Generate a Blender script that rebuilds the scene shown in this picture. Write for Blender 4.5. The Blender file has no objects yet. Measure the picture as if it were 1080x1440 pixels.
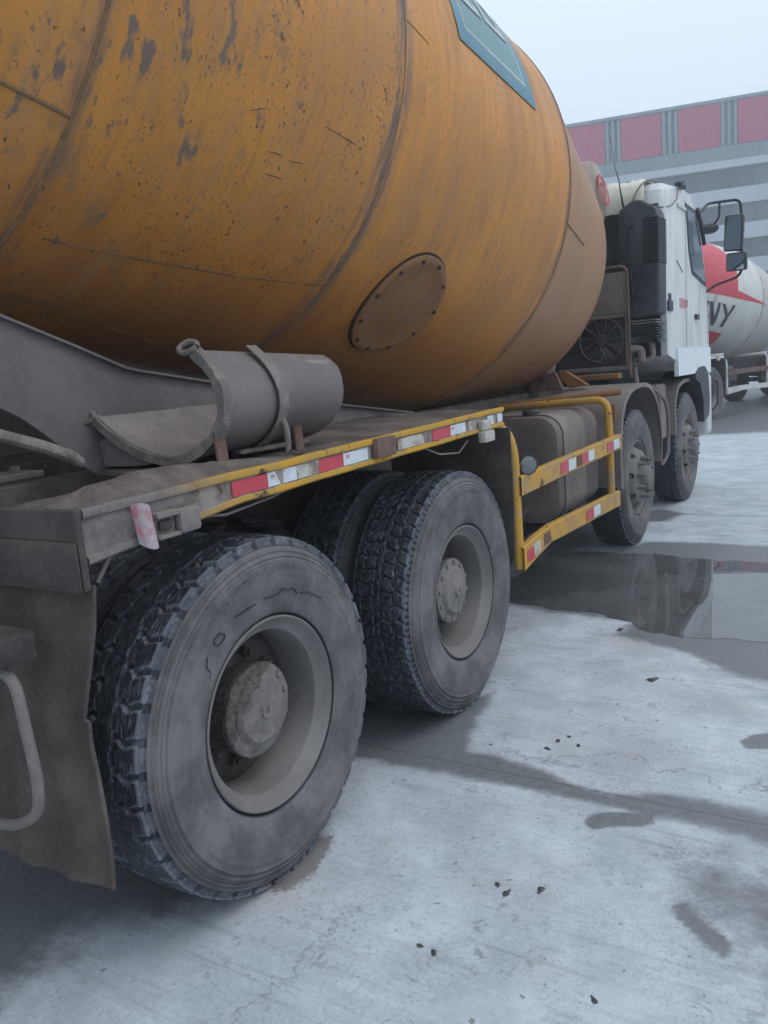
import bpy, bmesh, math, random
import numpy as np
from mathutils import Vector, Matrix, Euler

random.seed(7); rng = np.random.default_rng(7)
R = math.radians
sc = bpy.context.scene
C = sc.collection

# ------------------------------------------------------------------ camera
cam_d = bpy.data.cameras.new('camera'); cam = bpy.data.objects.new('camera', cam_d); C.objects.link(cam)
cam_d.sensor_fit = 'VERTICAL'; cam_d.sensor_height = 24.0; cam_d.lens = 24.0*1133.66/1440.0
cam_d.clip_start = 0.05; cam_d.clip_end = 2000
yaw, pitch, roll = 0.554081, 0.174347, -0.0812016
f = Vector((-math.sin(yaw)*math.cos(pitch), math.cos(yaw)*math.cos(pitch), -math.sin(pitch)))
r = Vector((math.cos(yaw), math.sin(yaw), 0)); u = r.cross(f)
r2 = math.cos(roll)*r + math.sin(roll)*u; u2 = -math.sin(roll)*r + math.cos(roll)*u
cam.matrix_world = Matrix(((r2.x, u2.x, -f.x, 1.5383), (r2.y, u2.y, -f.y, -1.7627), (r2.z, u2.z, -f.z, 1.5284), (0, 0, 0, 1)))
sc.camera = cam
# ------------------------------------------------------------------ sky, sun, exposure (foggy overcast)
world = bpy.data.worlds.new('World'); sc.world = world; world.use_nodes = True
wn = world.node_tree; wn.nodes.clear()
SUN_EL, SUN_AZ = R(58), R(75)          # compass direction the light comes from, from +Y towards +X
sky = wn.nodes.new('ShaderNodeTexSky'); sky.sky_type = 'NISHITA'; sky.sun_disc = False
sky.sun_elevation = SUN_EL; sky.sun_rotation = SUN_AZ; sky.dust_density = 9; sky.air_density = 1.5; sky.ozone_density = 2
mixw = wn.nodes.new('ShaderNodeMix'); mixw.data_type = 'RGBA'; mixw.inputs[0].default_value = 0.88
bgw = wn.nodes.new('ShaderNodeBackground'); bgw.inputs['Strength'].default_value = 0.1
outw = wn.nodes.new('ShaderNodeOutputWorld')
wn.links.new(sky.outputs[0], mixw.inputs[6]); mixw.inputs[7].default_value = (9.3, 11.0, 13.0, 1)   # even cloud veil
wn.links.new(mixw.outputs[2], bgw.inputs[0]); wn.links.new(bgw.outputs[0], outw.inputs[0])
sd = bpy.data.lights.new('sun', 'SUN'); sd.energy = 0.7; sd.angle = R(35); sd.color = (1, .97, .93)
so = bpy.data.objects.new('sun', sd); C.objects.link(so)
sdir = Vector((math.sin(SUN_AZ)*math.cos(SUN_EL), math.cos(SUN_AZ)*math.cos(SUN_EL), math.sin(SUN_EL)))
so.rotation_euler = sdir.to_track_quat('Z', 'Y').to_euler(); so.location = (0, 0, 40)
sc.view_settings.view_transform = 'Standard'; sc.view_settings.look = 'None'
sc.view_settings.exposure = 0.15; sc.view_settings.gamma = 1.0; sc.view_settings.use_curve_mapping = False
sc.cycles.use_denoising = True
try: sc.cycles.denoiser = 'OPENIMAGEDENOISE'
except Exception: pass
sc.cycles.max_bounces = 8; sc.cycles.diffuse_bounces = 4; sc.cycles.glossy_bounces = 3
sc.cycles.caustics_reflective = False; sc.cycles.caustics_refractive = False

# ------------------------------------------------------------------ material helpers
class NT:
    def __init__(s, name):
        s.m = bpy.data.materials.new(name); s.m.use_nodes = True; s.t = s.m.node_tree; s.t.nodes.clear()
        s.o = s.n('ShaderNodeOutputMaterial'); s.b = s.n('ShaderNodeBsdfPrincipled'); s.l(s.b.outputs[0], s.o.inputs[0])
        s.tc = s.n('ShaderNodeTexCoord')
    def n(s, k, **kw):
        x = s.t.nodes.new(k)
        for a, v in kw.items(): setattr(x, a, v)
        return x
    def l(s, a, b): s.t.links.new(a, b)
    def put(s, sock, v):
        if hasattr(v, 'is_linked') or hasattr(v, 'links'): s.l(v, sock)
        else: sock.default_value = v
    def mp(s, scale=(1, 1, 1), src=None, loc=(0, 0, 0)):
        x = s.n('ShaderNodeMapping'); s.l(src or s.tc.outputs['Object'], x.inputs[0]); x.inputs['Scale'].default_value = scale; x.inputs['Location'].default_value = loc; return x.outputs[0]
    def noise(s, scale, src=None, detail=5, rough=.55, dist=0):
        x = s.n('ShaderNodeTexNoise'); s.l(src or s.tc.outputs['Object'], x.inputs['Vector']); x.inputs['Scale'].default_value = scale
        x.inputs['Detail'].default_value = detail; x.inputs['Roughness'].default_value = rough; x.inputs['Distortion'].default_value = dist; return x.outputs['Fac']
    def ramp(s, v, lo, hi, a=0., b=1.):
        x = s.n('ShaderNodeMapRange'); x.interpolation_type = 'SMOOTHSTEP'; s.put(x.inputs[0], v)
        for i, q in zip((1, 2, 3, 4), (lo, hi, a, b)): s.put(x.inputs[i], q)
        return x.outputs[0]
    def math(s, op, a, b=0., c=0.):
        x = s.n('ShaderNodeMath', operation=op); s.put(x.inputs[0], a); s.put(x.inputs[1], b); s.put(x.inputs[2], c); return x.outputs[0]
    def mix(s, fac, a, b):
        x = s.n('ShaderNodeMix', data_type='RGBA'); s.put(x.inputs[0], fac)
        for i, v in ((6, a), (7, b)):
            if isinstance(v, tuple): x.inputs[i].default_value = (*v[:3], 1)
            else: s.l(v, x.inputs[i])
        return x.outputs[2]
    def xyz(s, src=None):
        x = s.n('ShaderNodeSeparateXYZ'); s.l(src or s.tc.outputs['Object'], x.inputs[0]); return x.outputs
    def comb(s, x, y, z):
        q = s.n('ShaderNodeCombineXYZ'); s.put(q.inputs[0], x); s.put(q.inputs[1], y); s.put(q.inputs[2], z); return q.outputs[0]
    def attr(s, name):
        return s.n('ShaderNodeAttribute', attribute_name=name).outputs['Fac']
    def bump(s, h, strength=.3, dist=.01):
        x = s.n('ShaderNodeBump'); x.inputs['Strength'].default_value = strength; x.inputs['Distance'].default_value = dist; s.l(h, x.inputs['Height']); s.l(x.outputs[0], s.b.inputs['Normal'])
    def done(s, col, rough=.6, metal=0., spec=.5):
        s.put(s.b.inputs['Base Color'], (*col[:3], 1) if isinstance(col, tuple) else col)
        s.put(s.b.inputs['Roughness'], rough); s.put(s.b.inputs['Metallic'], metal); s.b.inputs['Specular IOR Level'].default_value = spec
        return s.m

DUSTY = ('dusty_steel', 'dark_steel', 'concrete_crust', 'concrete_skin', 'flap_rubber', 'deck_top', 'fender', 'plate_grey', 'chute_outer', 'dusty_flap', 'strap', 'tank_dark', 'cooler_box')
def grimy(name, base, dirt, lo=.4, hi=.65, scale=5, rough=.7, fine=None, bump=.25, spec=.35, streak=(1, 1, 1), metal=0., rust=None, rlo=.62, rhi=.68, grain=.09):
    """paint or steel with a patchy second colour, fine speckle and optional rust spots"""
    n = NT(name)
    if name in DUSTY: base, dirt = [tuple(v*k for v, k in zip(q, (1.07, .97, .915))) for q in (base, dirt)]   # brown cement dust
    a = n.noise(scale, n.mp(streak), 6, .6); b = n.noise(scale*9, None, 4, .6)
    m = n.ramp(n.math('ADD', n.math('MULTIPLY', a, .75), n.math('MULTIPLY', b, .25)), lo, hi)
    c = n.mix(m, base, dirt)
    if rust:
        q = n.noise(scale*2.3, n.mp(streak, None, (3.1, 1.7, .4)), 7, .65)
        c = n.mix(n.ramp(q, rlo, rhi), c, rust)
    d = n.noise(160, None, 2, .5)
    hs = n.n('ShaderNodeHueSaturation'); n.l(c, hs.inputs['Color']); n.l(n.ramp(d, .3, .7, 1-grain, 1+grain), hs.inputs['Value'])
    n.bump(n.math('ADD', b, n.math('MULTIPLY', d, .5)), bump, .004)
    return n.done(hs.outputs[0], n.ramp(a, .3, .7, max(.05, rough-.12), min(1, rough+.1)), metal, spec)

MAT = {}
MAT['dusty_steel'] = grimy('dusty_steel', (.15, .145, .148), (.22, .21, .205), scale=4, rough=.8)
MAT['dark_steel'] = grimy('dark_steel', (.035, .035, .038), (.085, .08, .078), scale=5, rough=.75)
MAT['black_plastic'] = grimy('black_plastic', (.02, .024, .03), (.06, .064, .07), scale=3, rough=.5, bump=.1)
MAT['concrete_crust'] = grimy('concrete_crust', (.15, .145, .14), (.26, .25, .245), scale=14, rough=.95, bump=.9, spec=.15)
MAT['concrete_skin'] = grimy('concrete_skin', (.20, .195, .195), (.27, .26, .26), scale=6, rough=.9, bump=.3, spec=.15)
MAT['flap_rubber'] = grimy('flap_rubber', (.06, .056, .053), (.12, .11, .10), lo=.35, hi=.7, scale=6, rough=.9, bump=.5, spec=.2)
MAT['yellow_paint'] = grimy('yellow_paint', (.55, .30, .04), (.36, .25, .15), lo=.44, hi=.66, scale=7, rough=.55, rust=(.10, .05, .03), rlo=.60, rhi=.66)
def mat_deck_edge():
    n = NT('deck_edge'); p = n.xyz(); a = n.noise(7, None, 6, .65); b = n.noise(45, None, 4, .6); q = n.noise(16, n.mp((1, 1, 1), None, (4, 1, 2)), 6, .65)
    c = n.mix(n.ramp(a, .40, .60), (.55, .30, .035), (.44, .27, .06))
    lip = n.attr('lip')
    c = n.mix(n.math('MULTIPLY', n.ramp(n.math('ADD', n.math('MULTIPLY', a, .8), n.math('SUBTRACT', .62, lip)), .44, .56), 1.), c, n.mix(n.ramp(q, .4, .6), (.34, .29, .26), (.22, .17, .145)))
    rear = n.ramp(n.math('ADD', p[1], n.math('MULTIPLY', n.math('SUBTRACT', a, .5), .5)), .0, -.42)
    c = n.mix(rear, c, n.mix(n.ramp(q, .4, .6), (.20, .18, .17), (.13, .115, .108)))
    c = n.mix(n.ramp(q, .58, .66), c, (.085, .05, .04))
    n.bump(n.math('ADD', b, q), .4, .005)
    return n.done(c, .75, 0., .3)
MAT['deck_edge'] = mat_deck_edge()
MAT['deck_top'] = grimy('deck_top', (.085, .074, .069), (.165, .15, .14), scale=6, rough=.9, bump=.8, rust=(.16, .09, .06), rlo=.62, rhi=.75)
MAT['rust_orange'] = grimy('rust_orange', (.30, .13, .05), (.18, .10, .07), scale=9, rough=.8)
MAT['rust_brown'] = grimy('rust_brown', (.13, .075, .055), (.2, .14, .12), scale=9, rough=.85)
MAT['rim'] = grimy('rim', (.16, .148, .141), (.22, .206, .198), scale=4, rough=.75, bump=.12, grain=.04)
MAT['disc_dark'] = grimy('disc_dark', (.05, .044, .04), (.10, .09, .083), scale=9, rough=.9, bump=.4)
MAT['hub'] = grimy('hub', (.215, .197, .187), (.165, .152, .145), scale=6, rough=.8, bump=.2, grain=.05)
def mat_hub_mud():
    n = NT('hub_mud'); p = n.xyz(); q = n.noise(16, None, 5, .6); d = n.noise(60, None, 3, .6)
    m = n.math('ADD', n.math('MULTIPLY', n.math('SUBTRACT', p[2], p[1]), 3.6), n.math('MULTIPLY', n.math('SUBTRACT', q, .5), 1.1))
    m = n.math('ADD', m, n.ramp(p[0], -.045, -.075, 0., .40))
    n.bump(n.math('ADD', q, n.math('MULTIPLY', d, .4)), .6, .012)
    return n.done(n.mix(n.ramp(m, .30, .42), n.mix(n.ramp(q, .4, .6), (.165, .15, .143), (.21, .193, .185)), n.mix(n.ramp(d, .4, .6), (.075, .066, .06), (.13, .115, .105))), .9, 0., .2)
MAT['hub_mud'] = mat_hub_mud()
MAT['white_paint'] = grimy('white_paint', (.62, .63, .61), (.38, .38, .36), lo=.44, hi=.74, scale=3, rough=.4, bump=.05, streak=(1, 1, .35))
MAT['white_panel'] = grimy('white_panel', (.74, .78, .80), (.58, .61, .62), lo=.5, hi=.8, scale=3, rough=.35, bump=.05)
MAT['cream_cover'] = grimy('cream_cover', (.66, .62, .52), (.45, .40, .32), lo=.45, hi=.75, scale=5, rough=.6, bump=.2)
MAT['tape_red'] = grimy('tape_red', (.52, .06, .085), (.34, .09, .09), lo=.5, hi=.85, scale=18, rough=.4, bump=.05)
MAT['tape_white'] = grimy('tape_white', (.62, .66, .70), (.40, .40, .40), lo=.5, hi=.8, scale=18, rough=.35, bump=.05)
MAT['tape_worn'] = grimy('tape_worn', (.52, .50, .46), (.24, .19, .15), lo=.45, hi=.6, scale=14, rough=.7, bump=.1)
MAT['pink_reflector'] = grimy('pink_reflector', (.44, .17, .20), (.42, .36, .36), lo=.42, hi=.54, scale=13, rough=.5)
MAT['tank_dark'] = grimy('tank_dark', (.115, .095, .095), (.17, .15, .145), scale=4, rough=.55, bump=.15)
MAT['fender'] = grimy('fender', (.16, .155, .155), (.24, .225, .215), scale=4, rough=.7, bump=.15, rust=(.13, .1, .085), rlo=.6, rhi=.8)
MAT['plate_grey'] = grimy('plate_grey', (.13, .128, .135), (.20, .195, .20), lo=.35, hi=.7, scale=3, rough=.8, bump=.25, rust=(.07, .065, .06), rlo=.63, rhi=.78)
MAT['chute_outer'] = grimy('chute_outer', (.135, .128, .135), (.185, .175, .18), scale=3, rough=.75, bump=.08, grain=.05)
MAT['strap'] = grimy('strap', (.16, .15, .15), (.24, .22, .215), scale=20, rough=.9)
MAT['red_paint'] = grimy('red_paint', (.55, .05, .07), (.40, .08, .09), lo=.5, hi=.85, scale=6, rough=.45, bump=.05)
MAT['dark_letter'] = grimy('dark_letter', (.02, .035, .05), (.05, .06, .07), scale=6, rough=.5, bump=.05)
MAT['red_letter'] = grimy('red_letter', (.60, .14, .15), (.6, .3, .3), scale=30, rough=.5, bump=.02)
MAT['teal'] = grimy('teal', (.045, .17, .225), (.12, .25, .30), lo=.4, hi=.7, scale=5, rough=.4, bump=.05, rust=(.03, .04, .05), rlo=.68, rhi=.72)
MAT['teal_inner'] = grimy('teal_inner', (.06, .20, .22), (.17, .28, .29), lo=.4, hi=.65, scale=6, rough=.4, bump=.05, rust=(.03, .04, .05), rlo=.66, rhi=.7)
MAT['pale_line'] = grimy('pale_line', (.50, .50, .48), (.38, .38, .36), scale=9, rough=.5, bump=.05)
MAT['dark_brown'] = grimy('dark_brown', (.03, .02, .015), (.07, .045, .03), scale=9, rough=.8)  # dark tone for the painted hatch gap shade, also bolts, gaps and scratches
MAT['weld'] = grimy('weld', (.17, .10, .055), (.30, .17, .07), scale=12, rough=.7)
MAT['scratch'] = grimy('scratch', (.10, .062, .042), (.26, .14, .06), lo=.45, hi=.6, scale=9, rough=.8)
MAT['pebble'] = grimy('pebble', (.045, .047, .05), (.11, .11, .112), scale=30, rough=.7)
MAT['mirror_glass'] = NT('mirror_glass').done((.42, .45, .48), .03, 1.0)
MAT['glass'] = NT('glass').done((.10, .13, .16), .08, 0., .8)
MAT['lens'] = NT('lens').done((.16, .17, .175), .10, .2, .8)
MAT['deep_black'] = grimy('deep_black', (.012, .013, .016), (.03, .031, .034), scale=8, rough=.6)
MAT['lamp_white'] = grimy('lamp_white', (.52, .49, .45), (.33, .28, .24), scale=14, rough=.5)

def mat_tyre():
    n = NT('tyre_rubber'); d = n.attr('dust'); p = n.xyz()
    ang = n.math('ARCTAN2', p[2], p[1]); rad = n.math('SQRT', n.math('ADD', n.math('MULTIPLY', p[1], p[1]), n.math('MULTIPLY', p[2], p[2])))
    pol = n.comb(n.math('MULTIPLY', ang, .5), n.math('MULTIPLY', rad, 9.), p[0])
    fine = n.noise(60, None, 5, .65); mid = n.noise(7, None, 5, .6); ring = n.noise(5, pol, 5, .6)
    dust = n.math('ADD', d, n.math('MULTIPLY', n.math('SUBTRACT', fine, .5), .55))
    dust = n.math('ADD', dust, n.math('MULTIPLY', n.math('SUBTRACT', mid, .5), .5))
    dust = n.math('ADD', dust, n.math('MULTIPLY', n.math('SUBTRACT', ring, .5), .55))
    scr = n.noise(9, n.comb(n.math('MULTIPLY', ang, 1.6), n.math('MULTIPLY', rad, 1.), n.math('MULTIPLY', p[0], 22.)), 5, .75)
    dust = n.math('ADD', dust, n.math('MULTIPLY', n.ramp(scr, .50, .66), n.ramp(rad, .505, .525, .0, .75)))
    mk = n.noise(11, n.comb(n.math('MULTIPLY', ang, 1.1), n.math('MULTIPLY', rad, 4.), p[0]), 3, .8, 1.2)   # rubbed lettering band
    band = n.math('MULTIPLY', n.ramp(rad, .405, .415), n.ramp(rad, .455, .445))
    band = n.math('MULTIPLY', band, n.ramp(n.math('ABSOLUTE', n.math('SUBTRACT', mk, .5)), .022, .008))
    band = n.math('MULTIPLY', band, n.ramp(n.noise(2.2, pol, 1), .52, .6))
    dust = n.math('SUBTRACT', dust, n.math('MULTIPLY', band, .9))
    m = n.ramp(dust, 0., 1.)
    dc = n.mix(n.ramp(mid, .35, .65), (.115, .111, .111), (.18, .173, .171))
    c = n.mix(m, (.009, .011, .018), n.mix(n.ramp(rad, .50, .52), dc, (.17, .185, .21)))
    n.bump(n.math('ADD', fine, ring), .22, .004)
    return n.done(c, n.ramp(m, 0., 1., .5, .88), 0., .35)
MAT['tyre'] = mat_tyre()

def mat_drum(name, c1, c2, film, dark, chips=True):
    n = NT(name); p = n.xyz(); ang = n.math('ARCTAN2', p[2], p[0]); s = p[1]
    pol = n.comb(n.math('MULTIPLY', s, 1.), n.math('MULTIPLY', ang, 1.2), 0.)
    around = n.comb(n.math('MULTIPLY', s, 4.2), n.math('MULTIPLY', ang, .55), 1.3)    # long runs around the drum
    low = n.noise(1.6, pol, 5, .6); run = n.noise(2.2, around, 6, .6); run2 = n.noise(6, n.comb(n.math('MULTIPLY', s, 4.5), n.math('MULTIPLY', ang, .8), 4.), 5, .6)
    c = n.mix(n.ramp(low, .35, .65), c1, c2)
    c = n.mix(n.math('MULTIPLY', n.ramp(run, .44, .72), .55), c, film)
    c = n.mix(n.math('MULTIPLY', n.ramp(run2, .5, .72), .35), c, dark)
    # brown cement film over the front taper and the belly
    front = n.ramp(n.math('ADD', s, n.math('MULTIPLY', n.math('SUBTRACT', run, .5), .5)), 2.88, 3.12)
    c = n.mix(n.math('MULTIPLY', front, .85), c, film)
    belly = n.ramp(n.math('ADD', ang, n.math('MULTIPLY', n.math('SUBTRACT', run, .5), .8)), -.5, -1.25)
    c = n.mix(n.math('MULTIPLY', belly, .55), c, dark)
    if chips:
        blot = n.noise(7, n.comb(s, n.math('MULTIPLY', ang, .8), 9.), 5, .7)
        c = n.mix(n.math('MULTIPLY', n.ramp(n.math('ADD', blot, n.ramp(s, 1.3, .2, -.06, .03)), .54, .70), .55), c, (.22, .14, .08))
        sp = n.noise(38, n.comb(s, n.math('MULTIPLY', ang, .8), 0.), 3, .6)
        patch = n.noise(2.5, pol, 3, .6)
        c = n.mix(n.ramp(n.math('ADD', n.math('ADD', sp, n.math('MULTIPLY', patch, .22)), n.ramp(s, 1.15, 1.5, 0., -.06)), .740, .800), c, (.12, .065, .036))
        fleck = n.noise(95, n.comb(s, n.math('MULTIPLY', ang, .7), 2.), 2, .5)
        c = n.mix(n.math('MULTIPLY', n.ramp(n.math('ADD', fleck, n.math('MULTIPLY', patch, .25)), .73, .82), .6), c, (.12, .06, .03))
        big = n.noise(12, n.comb(n.math('MULTIPLY', s, 1.3), n.math('MULTIPLY', ang, .62), 7.), 4, .6)
        where = n.ramp(s, 1.35, -.1, .0, .15)
        upper = n.ramp(ang, -1.0, -.5, -.08, 0.)
        c = n.mix(n.math('MULTIPLY', n.ramp(n.math('ADD', n.math('ADD', big, where), upper), .690, .775), .85), c, (.12, .10, .088))
    # worn dirt bands beside the welded seams
    for s0, w, k in ((-.103, .06, .6), (1.229, .085, .95), (2.99, .08, .8)):
        near = n.ramp(n.math('ABSOLUTE', n.math('SUBTRACT', n.math('ADD', s, n.math('MULTIPLY', n.math('SUBTRACT', run2, .5), .06)), s0)), w, .004)
        c = n.mix(n.math('MULTIPLY', near, n.math('MULTIPLY', n.ramp(run2, .35, .6), k)), c, (.13, .095, .085))
    n.bump(n.math('ADD', n.noise(3.5, pol, 3), n.math('MULTIPLY', n.noise(70, pol, 3), .07)), .25, .012)
    return n.done(c, n.ramp(run, .3, .7, .38, .6), 0., .5)
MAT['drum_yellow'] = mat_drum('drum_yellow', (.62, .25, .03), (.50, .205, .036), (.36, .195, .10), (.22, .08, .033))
MAT['drum_white'] = mat_drum('drum_white', (.66, .65, .60), (.60, .60, .56), (.50, .48, .44), (.42, .40, .36), False)

def mat_ground():
    n = NT('concrete_yard'); w = n.attr('wet_shade'); st = n.attr('stain')
    rot = n.n('ShaderNodeMapping'); n.l(n.tc.outputs['Object'], rot.inputs[0]); rot.inputs['Rotation'].default_value = (0, 0, R(25)); rot.inputs['Scale'].default_value = (.9, 2.6, 1)
    a = n.noise(.9, None, 6, .6); b = n.noise(5, rot.outputs[0], 6, .65); g = n.noise(38, None, 5, .7); vf = n.noise(190, None, 3, .6); h = n.noise(13, None, 6, .7, .6)
    b2 = n.noise(3.2, None, 7, .68)
    c = n.mix(n.ramp(b2, .32, .70), (.38, .415, .45), (.575, .615, .66))
    c = n.mix(n.math('MULTIPLY', n.ramp(b, .5, .72), .35), c, (.36, .385, .41))
    c = n.mix(n.math('MULTIPLY', n.ramp(a, .45, .7), .45), c, (.36, .39, .42))
    c = n.mix(n.math('MULTIPLY', n.ramp(g, .52, .72), .45), c, (.28, .29, .30))
    scuf = n.math('MULTIPLY', n.ramp(h, .55, .66), n.ramp(n.noise(2.3, None, 3), .46, .60))     # clusters of dark scuffs
    c = n.mix(n.math('MULTIPLY', scuf, .6), c, (.16, .17, .18))
    c = n.mix(n.math('MULTIPLY', n.ramp(n.noise(26, None, 2), .70, .735), .7), c, (.13, .135, .14))
    grit = n.noise(75, None, 4, .75)
    c = n.mix(n.math('MULTIPLY', n.ramp(grit, .50, .70), n.ramp(n.noise(4.5, None, 4, .6), .38, .62, .2, .75)), c, (.21, .225, .24))
    c = n.mix(n.math('MULTIPLY', n.ramp(grit, .46, .30), .35), c, (.64, .68, .72))
    trk = n.n('ShaderNodeMapping'); n.l(n.tc.outputs['Object'], trk.inputs[0]); trk.inputs['Rotation'].default_value = (0, 0, R(29)); trk.inputs['Scale'].default_value = (.55, 9, 1)
    tk_ = n.math('MULTIPLY', n.ramp(n.noise(2.6, trk.outputs[0], 6, .7), .53, .68), n.ramp(n.noise(1.1, None, 3), .42, .6))
    c = n.mix(n.math('MULTIPLY', tk_, .6), c, (.24, .26, .28))
    trk2 = n.n('ShaderNodeMapping'); n.l(n.tc.outputs['Object'], trk2.inputs[0]); trk2.inputs['Rotation'].default_value = (0, 0, R(29)); trk2.inputs['Scale'].default_value = (.35, 16, 1); trk2.inputs['Location'].default_value = (3, 7, 0)
    t2 = n.noise(2.2, trk2.outputs[0], 4, .6)
    c = n.mix(n.math('MULTIPLY', n.ramp(t2, .56, .68), .24), c, (.30, .325, .35)); c = n.mix(n.math('MULTIPLY', n.ramp(t2, .44, .32), .2), c, (.66, .70, .74))
    warm = n.ramp(n.noise(1.7, n.mp((1, 1, 1), None, (5, 2, 0)), 3), .56, .75)
    c = n.mix(n.math('MULTIPLY', warm, .35), c, (.47, .42, .37))
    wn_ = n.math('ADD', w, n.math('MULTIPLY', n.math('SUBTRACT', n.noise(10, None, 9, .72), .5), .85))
    wet_shade = n.ramp(wn_, .26, .74)
    c = n.mix(n.math('MULTIPLY', wet_shade, .92), c, n.mix(n.ramp(g, .4, .6), (.125, .132, .138), (.165, .172, .178)))  # damp tone, also carries the shade painted under the truck
    gp = n.xyz()
    for yj in (.832, 5.86, 10.9):     # saw-cut slab joints
        jd = n.math('ABSOLUTE', n.math('SUBTRACT', n.math('ADD', gp[1], n.math('MULTIPLY', n.math('SUBTRACT', h, .5), .02)), yj))
        c = n.mix(n.math('MULTIPLY', n.ramp(jd, .008, .002), n.ramp(g, .35, .6, .1, .6)), c, (.055, .058, .062))
    crk = n.n('ShaderNodeTexVoronoi', feature='DISTANCE_TO_EDGE'); crk.inputs['Scale'].default_value = .55
    wob = n.n('ShaderNodeVectorMath', operation='ADD'); n.l(n.tc.outputs['Object'], wob.inputs[0]); n.l(n.comb(n.math('MULTIPLY', h, .25), n.math('MULTIPLY', b2, .5), 0.), wob.inputs[1]); n.l(wob.outputs[0], crk.inputs['Vector'])
    c = n.mix(n.math('MULTIPLY', n.math('MULTIPLY', n.ramp(crk.outputs['Distance'], .0035, .0008), n.ramp(a, .45, .55)), .55), c, (.12, .125, .13))
    sn = n.ramp(n.math('ADD', st, n.math('MULTIPLY', n.math('SUBTRACT', g, .5), .8)), .4, .65)
    c = n.mix(n.math('MULTIPLY', sn, .8), c, (.15, .13, .115))
    hh = n.math('ADD', n.math('MULTIPLY', b2, .8), n.math('ADD', n.math('MULTIPLY', g, .55), n.math('MULTIPLY', vf, .28)))
    bm_ = n.n('ShaderNodeBump'); bm_.inputs['Distance'].default_value = .012; n.l(n.ramp(wet_shade, 0., 1., .42, .10), bm_.inputs['Strength']); n.l(hh, bm_.inputs['Height']); n.l(bm_.outputs[0], n.b.inputs['Normal'])
    return n.done(c, n.ramp(wet_shade, 0., 1., .9, .42), 0., .4)
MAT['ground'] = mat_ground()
def mat_water():
    n = NT('murky_water'); a = n.noise(2.5, None, 4)
    n.bump(n.noise(6, None, 2), .012, .01)
    n.b.inputs['IOR'].default_value = 1.6
    return n.done(n.mix(n.ramp(a, .35, .7), (.085, .088, .09), (.12, .124, .128)), n.ramp(n.noise(9, None, 4), .45, .8, .01, .06), 0., .6)
MAT['water'] = mat_water()
def mat_facade(name, c, c2, ribs=0.):
    n = NT(name); p = n.xyz(); a = n.noise(.6, n.mp((1, 1, .25)), 5); b = n.noise(4, n.mp((1, 1, .1)), 4)
    col = n.mix(n.ramp(n.math('ADD', n.math('MULTIPLY', a, .6), n.math('MULTIPLY', b, .4)), .4, .62), c, c2)
    if ribs:
        w = n.math('SINE', n.math('MULTIPLY', p[0], ribs)); n.bump(w, .6, .03)
    return n.done(col, .75)
MAT['f_red'] = mat_facade('facade_red', (.50, .02, .085), (.40, .025, .09), 38)
MAT['f_grey'] = mat_facade('facade_grey', (.15, .21, .24), (.20, .26, .28))
MAT['f_rib'] = mat_facade('facade_rib', (.24, .31, .34), (.17, .22, .25))
MAT['f_white'] = mat_facade('facade_white', (.52, .55, .60), (.46, .48, .53))
MAT['f_pane'] = mat_facade('facade_pane', (.05, .075, .09), (.10, .125, .14))
MAT['f_frame'] = mat_facade('facade_frame', (.11, .14, .155), (.14, .16, .175))

# ------------------------------------------------------------------ geometry helpers
def link(o, parent=None):
    C.objects.link(o)
    if parent: o.parent = parent
    return o
def obj(name, bm, mat, parent=None, smooth=35, loc=None):
    me = bpy.data.meshes.new(name)
    bmesh.ops.recalc_face_normals(bm, faces=bm.faces)
    bm.to_mesh(me); bm.free()
    if smooth:
        me.polygons.foreach_set('use_smooth', [True]*len(me.polygons)); me.set_sharp_from_angle(angle=R(smooth))
    me.materials.append(MAT[mat] if isinstance(mat, str) else mat)
    o = link(bpy.data.objects.new(name, me), parent)
    if loc: o.location = loc
    return o
def tag(o, label, cat, group=None):
    o['label'] = label; o['category'] = cat
    if group: o['group'] = group
    return o
def empty(name, loc=(0, 0, 0)):
    o = bpy.data.objects.new(name, None); o.location = loc; o.empty_display_size = .2; return link(o)
def struct(o, kind='structure'):
    o['kind'] = kind; return o
def BM(): return bmesh.new()
def box(bm, lo, hi, bev=0., seg=1, rot=None):
    lo, hi = Vector(lo), Vector(hi); c = (lo+hi)/2; d = hi-lo
    m = Matrix.Translation(c) @ (rot.to_matrix().to_4x4() if rot else Matrix()) @ Matrix.Diagonal((*d, 1))
    g = bmesh.ops.create_cube(bm, size=1, matrix=m)
    if bev: bmesh.ops.bevel(bm, geom=list({e for v in g['verts'] for e in v.link_edges}), offset=bev, segments=seg, affect='EDGES', profile=.5)
    return bm
def tube(bm, pts, rad, sides=10, caps=True):
    pts = [Vector(p) for p in pts]; rads = rad if isinstance(rad, (list, tuple)) else [rad]*len(pts)
    rings = []; up = None
    for i, p in enumerate(pts):
        t = (pts[min(i+1, len(pts)-1)]-pts[max(i-1, 0)]).normalized()
        if up is None: up = t.orthogonal().normalized()
        up = (up-t*up.dot(t)).normalized(); b = t.cross(up)
        rings.append([bm.verts.new(p+rads[i]*(math.cos(2*math.pi*k/sides)*up+math.sin(2*math.pi*k/sides)*b)) for k in range(sides)])
    for a, b in zip(rings, rings[1:]):
        for k in range(sides): bm.faces.new((a[k], a[(k+1) % sides], b[(k+1) % sides], b[k]))
    if caps: bm.faces.new(rings[0]); bm.faces.new(rings[-1])
    return bm
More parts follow.
